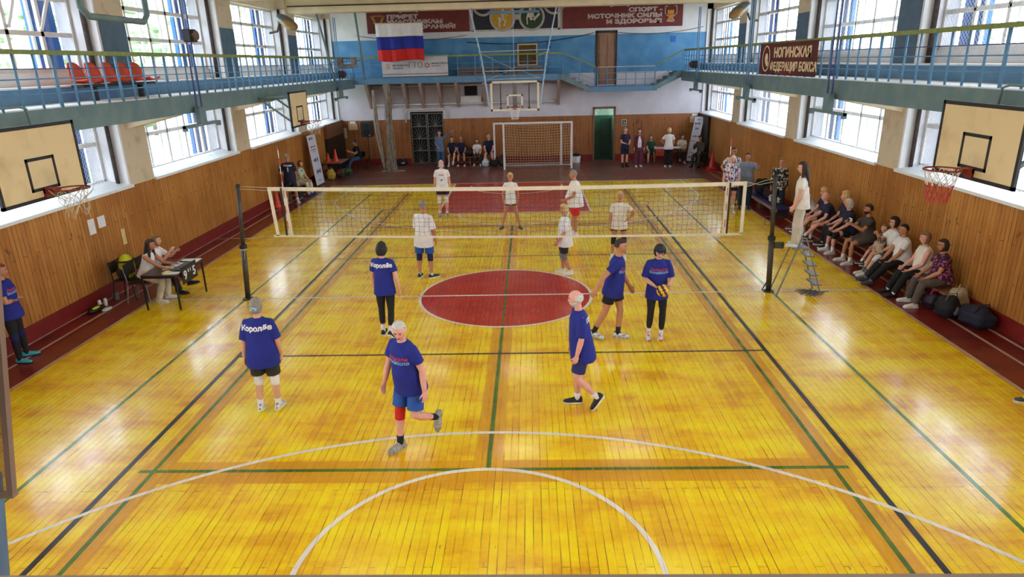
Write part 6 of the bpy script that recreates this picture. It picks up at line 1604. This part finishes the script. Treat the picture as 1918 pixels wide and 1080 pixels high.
MB().box(-.06, .06, -.02, .02, -.035, .035).build('camera_body', MPAPER, t, bevel=.005); MB().tube([(0, .02, 0), (0, .045, 0)], .022, n=12).build('lens', MBLACK, t)
sit(8.45, 1.3, 92, "small child in camouflage seated by the right wall", H=1.2, skin='c', top=('tee', 'camo'), bot=('shorts', 'olive'), hair=('short', 'light'), shoes=('greyd', 'white'), base=.16, lR=(84, 6, 30, 0, 0), lL=(84, 6, 30, 0, 0))
sit(8.46, .92, 86, "dark-haired woman with hand at her mouth and a white bandaged knee, handbag on her lap", skin='a', H=1.66, g=1.05, glasses=True, top=('tee', 'white'), bot=('longshorts', 'brownt'), hair=('puff', 'black'), knees='L', kneemat='white', aR=(40, 8, 140, -24), lL=(78, 4, 30, 0, 0), lR=(78, 6, 20, 0, 0), socks='grey', shoes=('white', 'white'))
t = thing('handbag', (8.12, .95, .56), 'beige and brown handbag on the lap of the dark-haired woman', 'handbag', rz=R_(80))
MB().prism([(-.18, 0), (.18, 0), (.14, .2), (-.14, .2)], 'y', -.06, .06).build('body', M('beige_handbag', (196, 172, 148), .6, col2=(90, 56, 44), thr=(.5, .6), scale=9), t, bevel=.02); MB().tube([(-.1, 0, .19), (-.06, 0, .3), (.06, 0, .3), (.1, 0, .19)], .01, n=6).build('handle', M('brown_handle', (80, 44, 34), .6), t)
sit(8.4, .4, 86, "woman with short black hair in a white T-shirt and black trousers on the right bench", skin='b', H=1.7, g=1.15, head=(10, 0), top=('tee', 'white'), bot=('trousers', 'black'), hair=('short', 'black'), shoes=('greyd', 'greyd'), lR=(80, 6, 34, 2, 0), lL=(80, 6, 40, 2, 0), aR=(30, 4, 40, -14), aL=(30, 4, 40, -14), socks='grey', fat=.8, vox=.01)
sit(8.4, -.38, 84, "woman with auburn hair in a white sleeveless top and black trousers on the right bench", skin='c', H=1.68, g=1.15, head=(6, 0), top=('vest', 'offwhite'), bot=('trousers', 'black'), hair=('puff', 'light'), shoes=('black', 'black'), lR=(80, 6, 24, 2, 0), lL=(80, 6, 26, 2, 0), fat=.8, vox=.01, socks='white', sockh=.04)
sit(8.4, -.98, 82, "woman with glasses in a purple print blouse and grey trousers, nearest on the right bench", skin='b', H=1.68, g=1.2, head=(8, 0), glasses=True, top=('tee', 'purple'), bot=('trousers', 'brownt'), hair=('bob', 'brown'), shoes=('white', 'white'), lR=(82, 10, 10, 2, 0), lL=(82, 8, 12, 2, 0), fat=1., vox=.01, socks=None)
# single sneaker at the right edge
um, sm = shoe_meshes('greyd', 'white')
t = thing('sneaker', (7.47, -4.86, .08), 'grey and neon sneaker poking in at the right edge of the picture', 'shoe', rz=R_(80))
o = bpy.data.objects.new('upper', um); COL.objects.link(o); o.parent = t
o = bpy.data.objects.new('sole', sm); COL.objects.link(o); o.parent = t
MB().ball((0, .06, -.01), .05, .05, .02).build('neon_lace', M('neon_yellow_fabric', (206, 214, 30), .6), t, smooth=True)
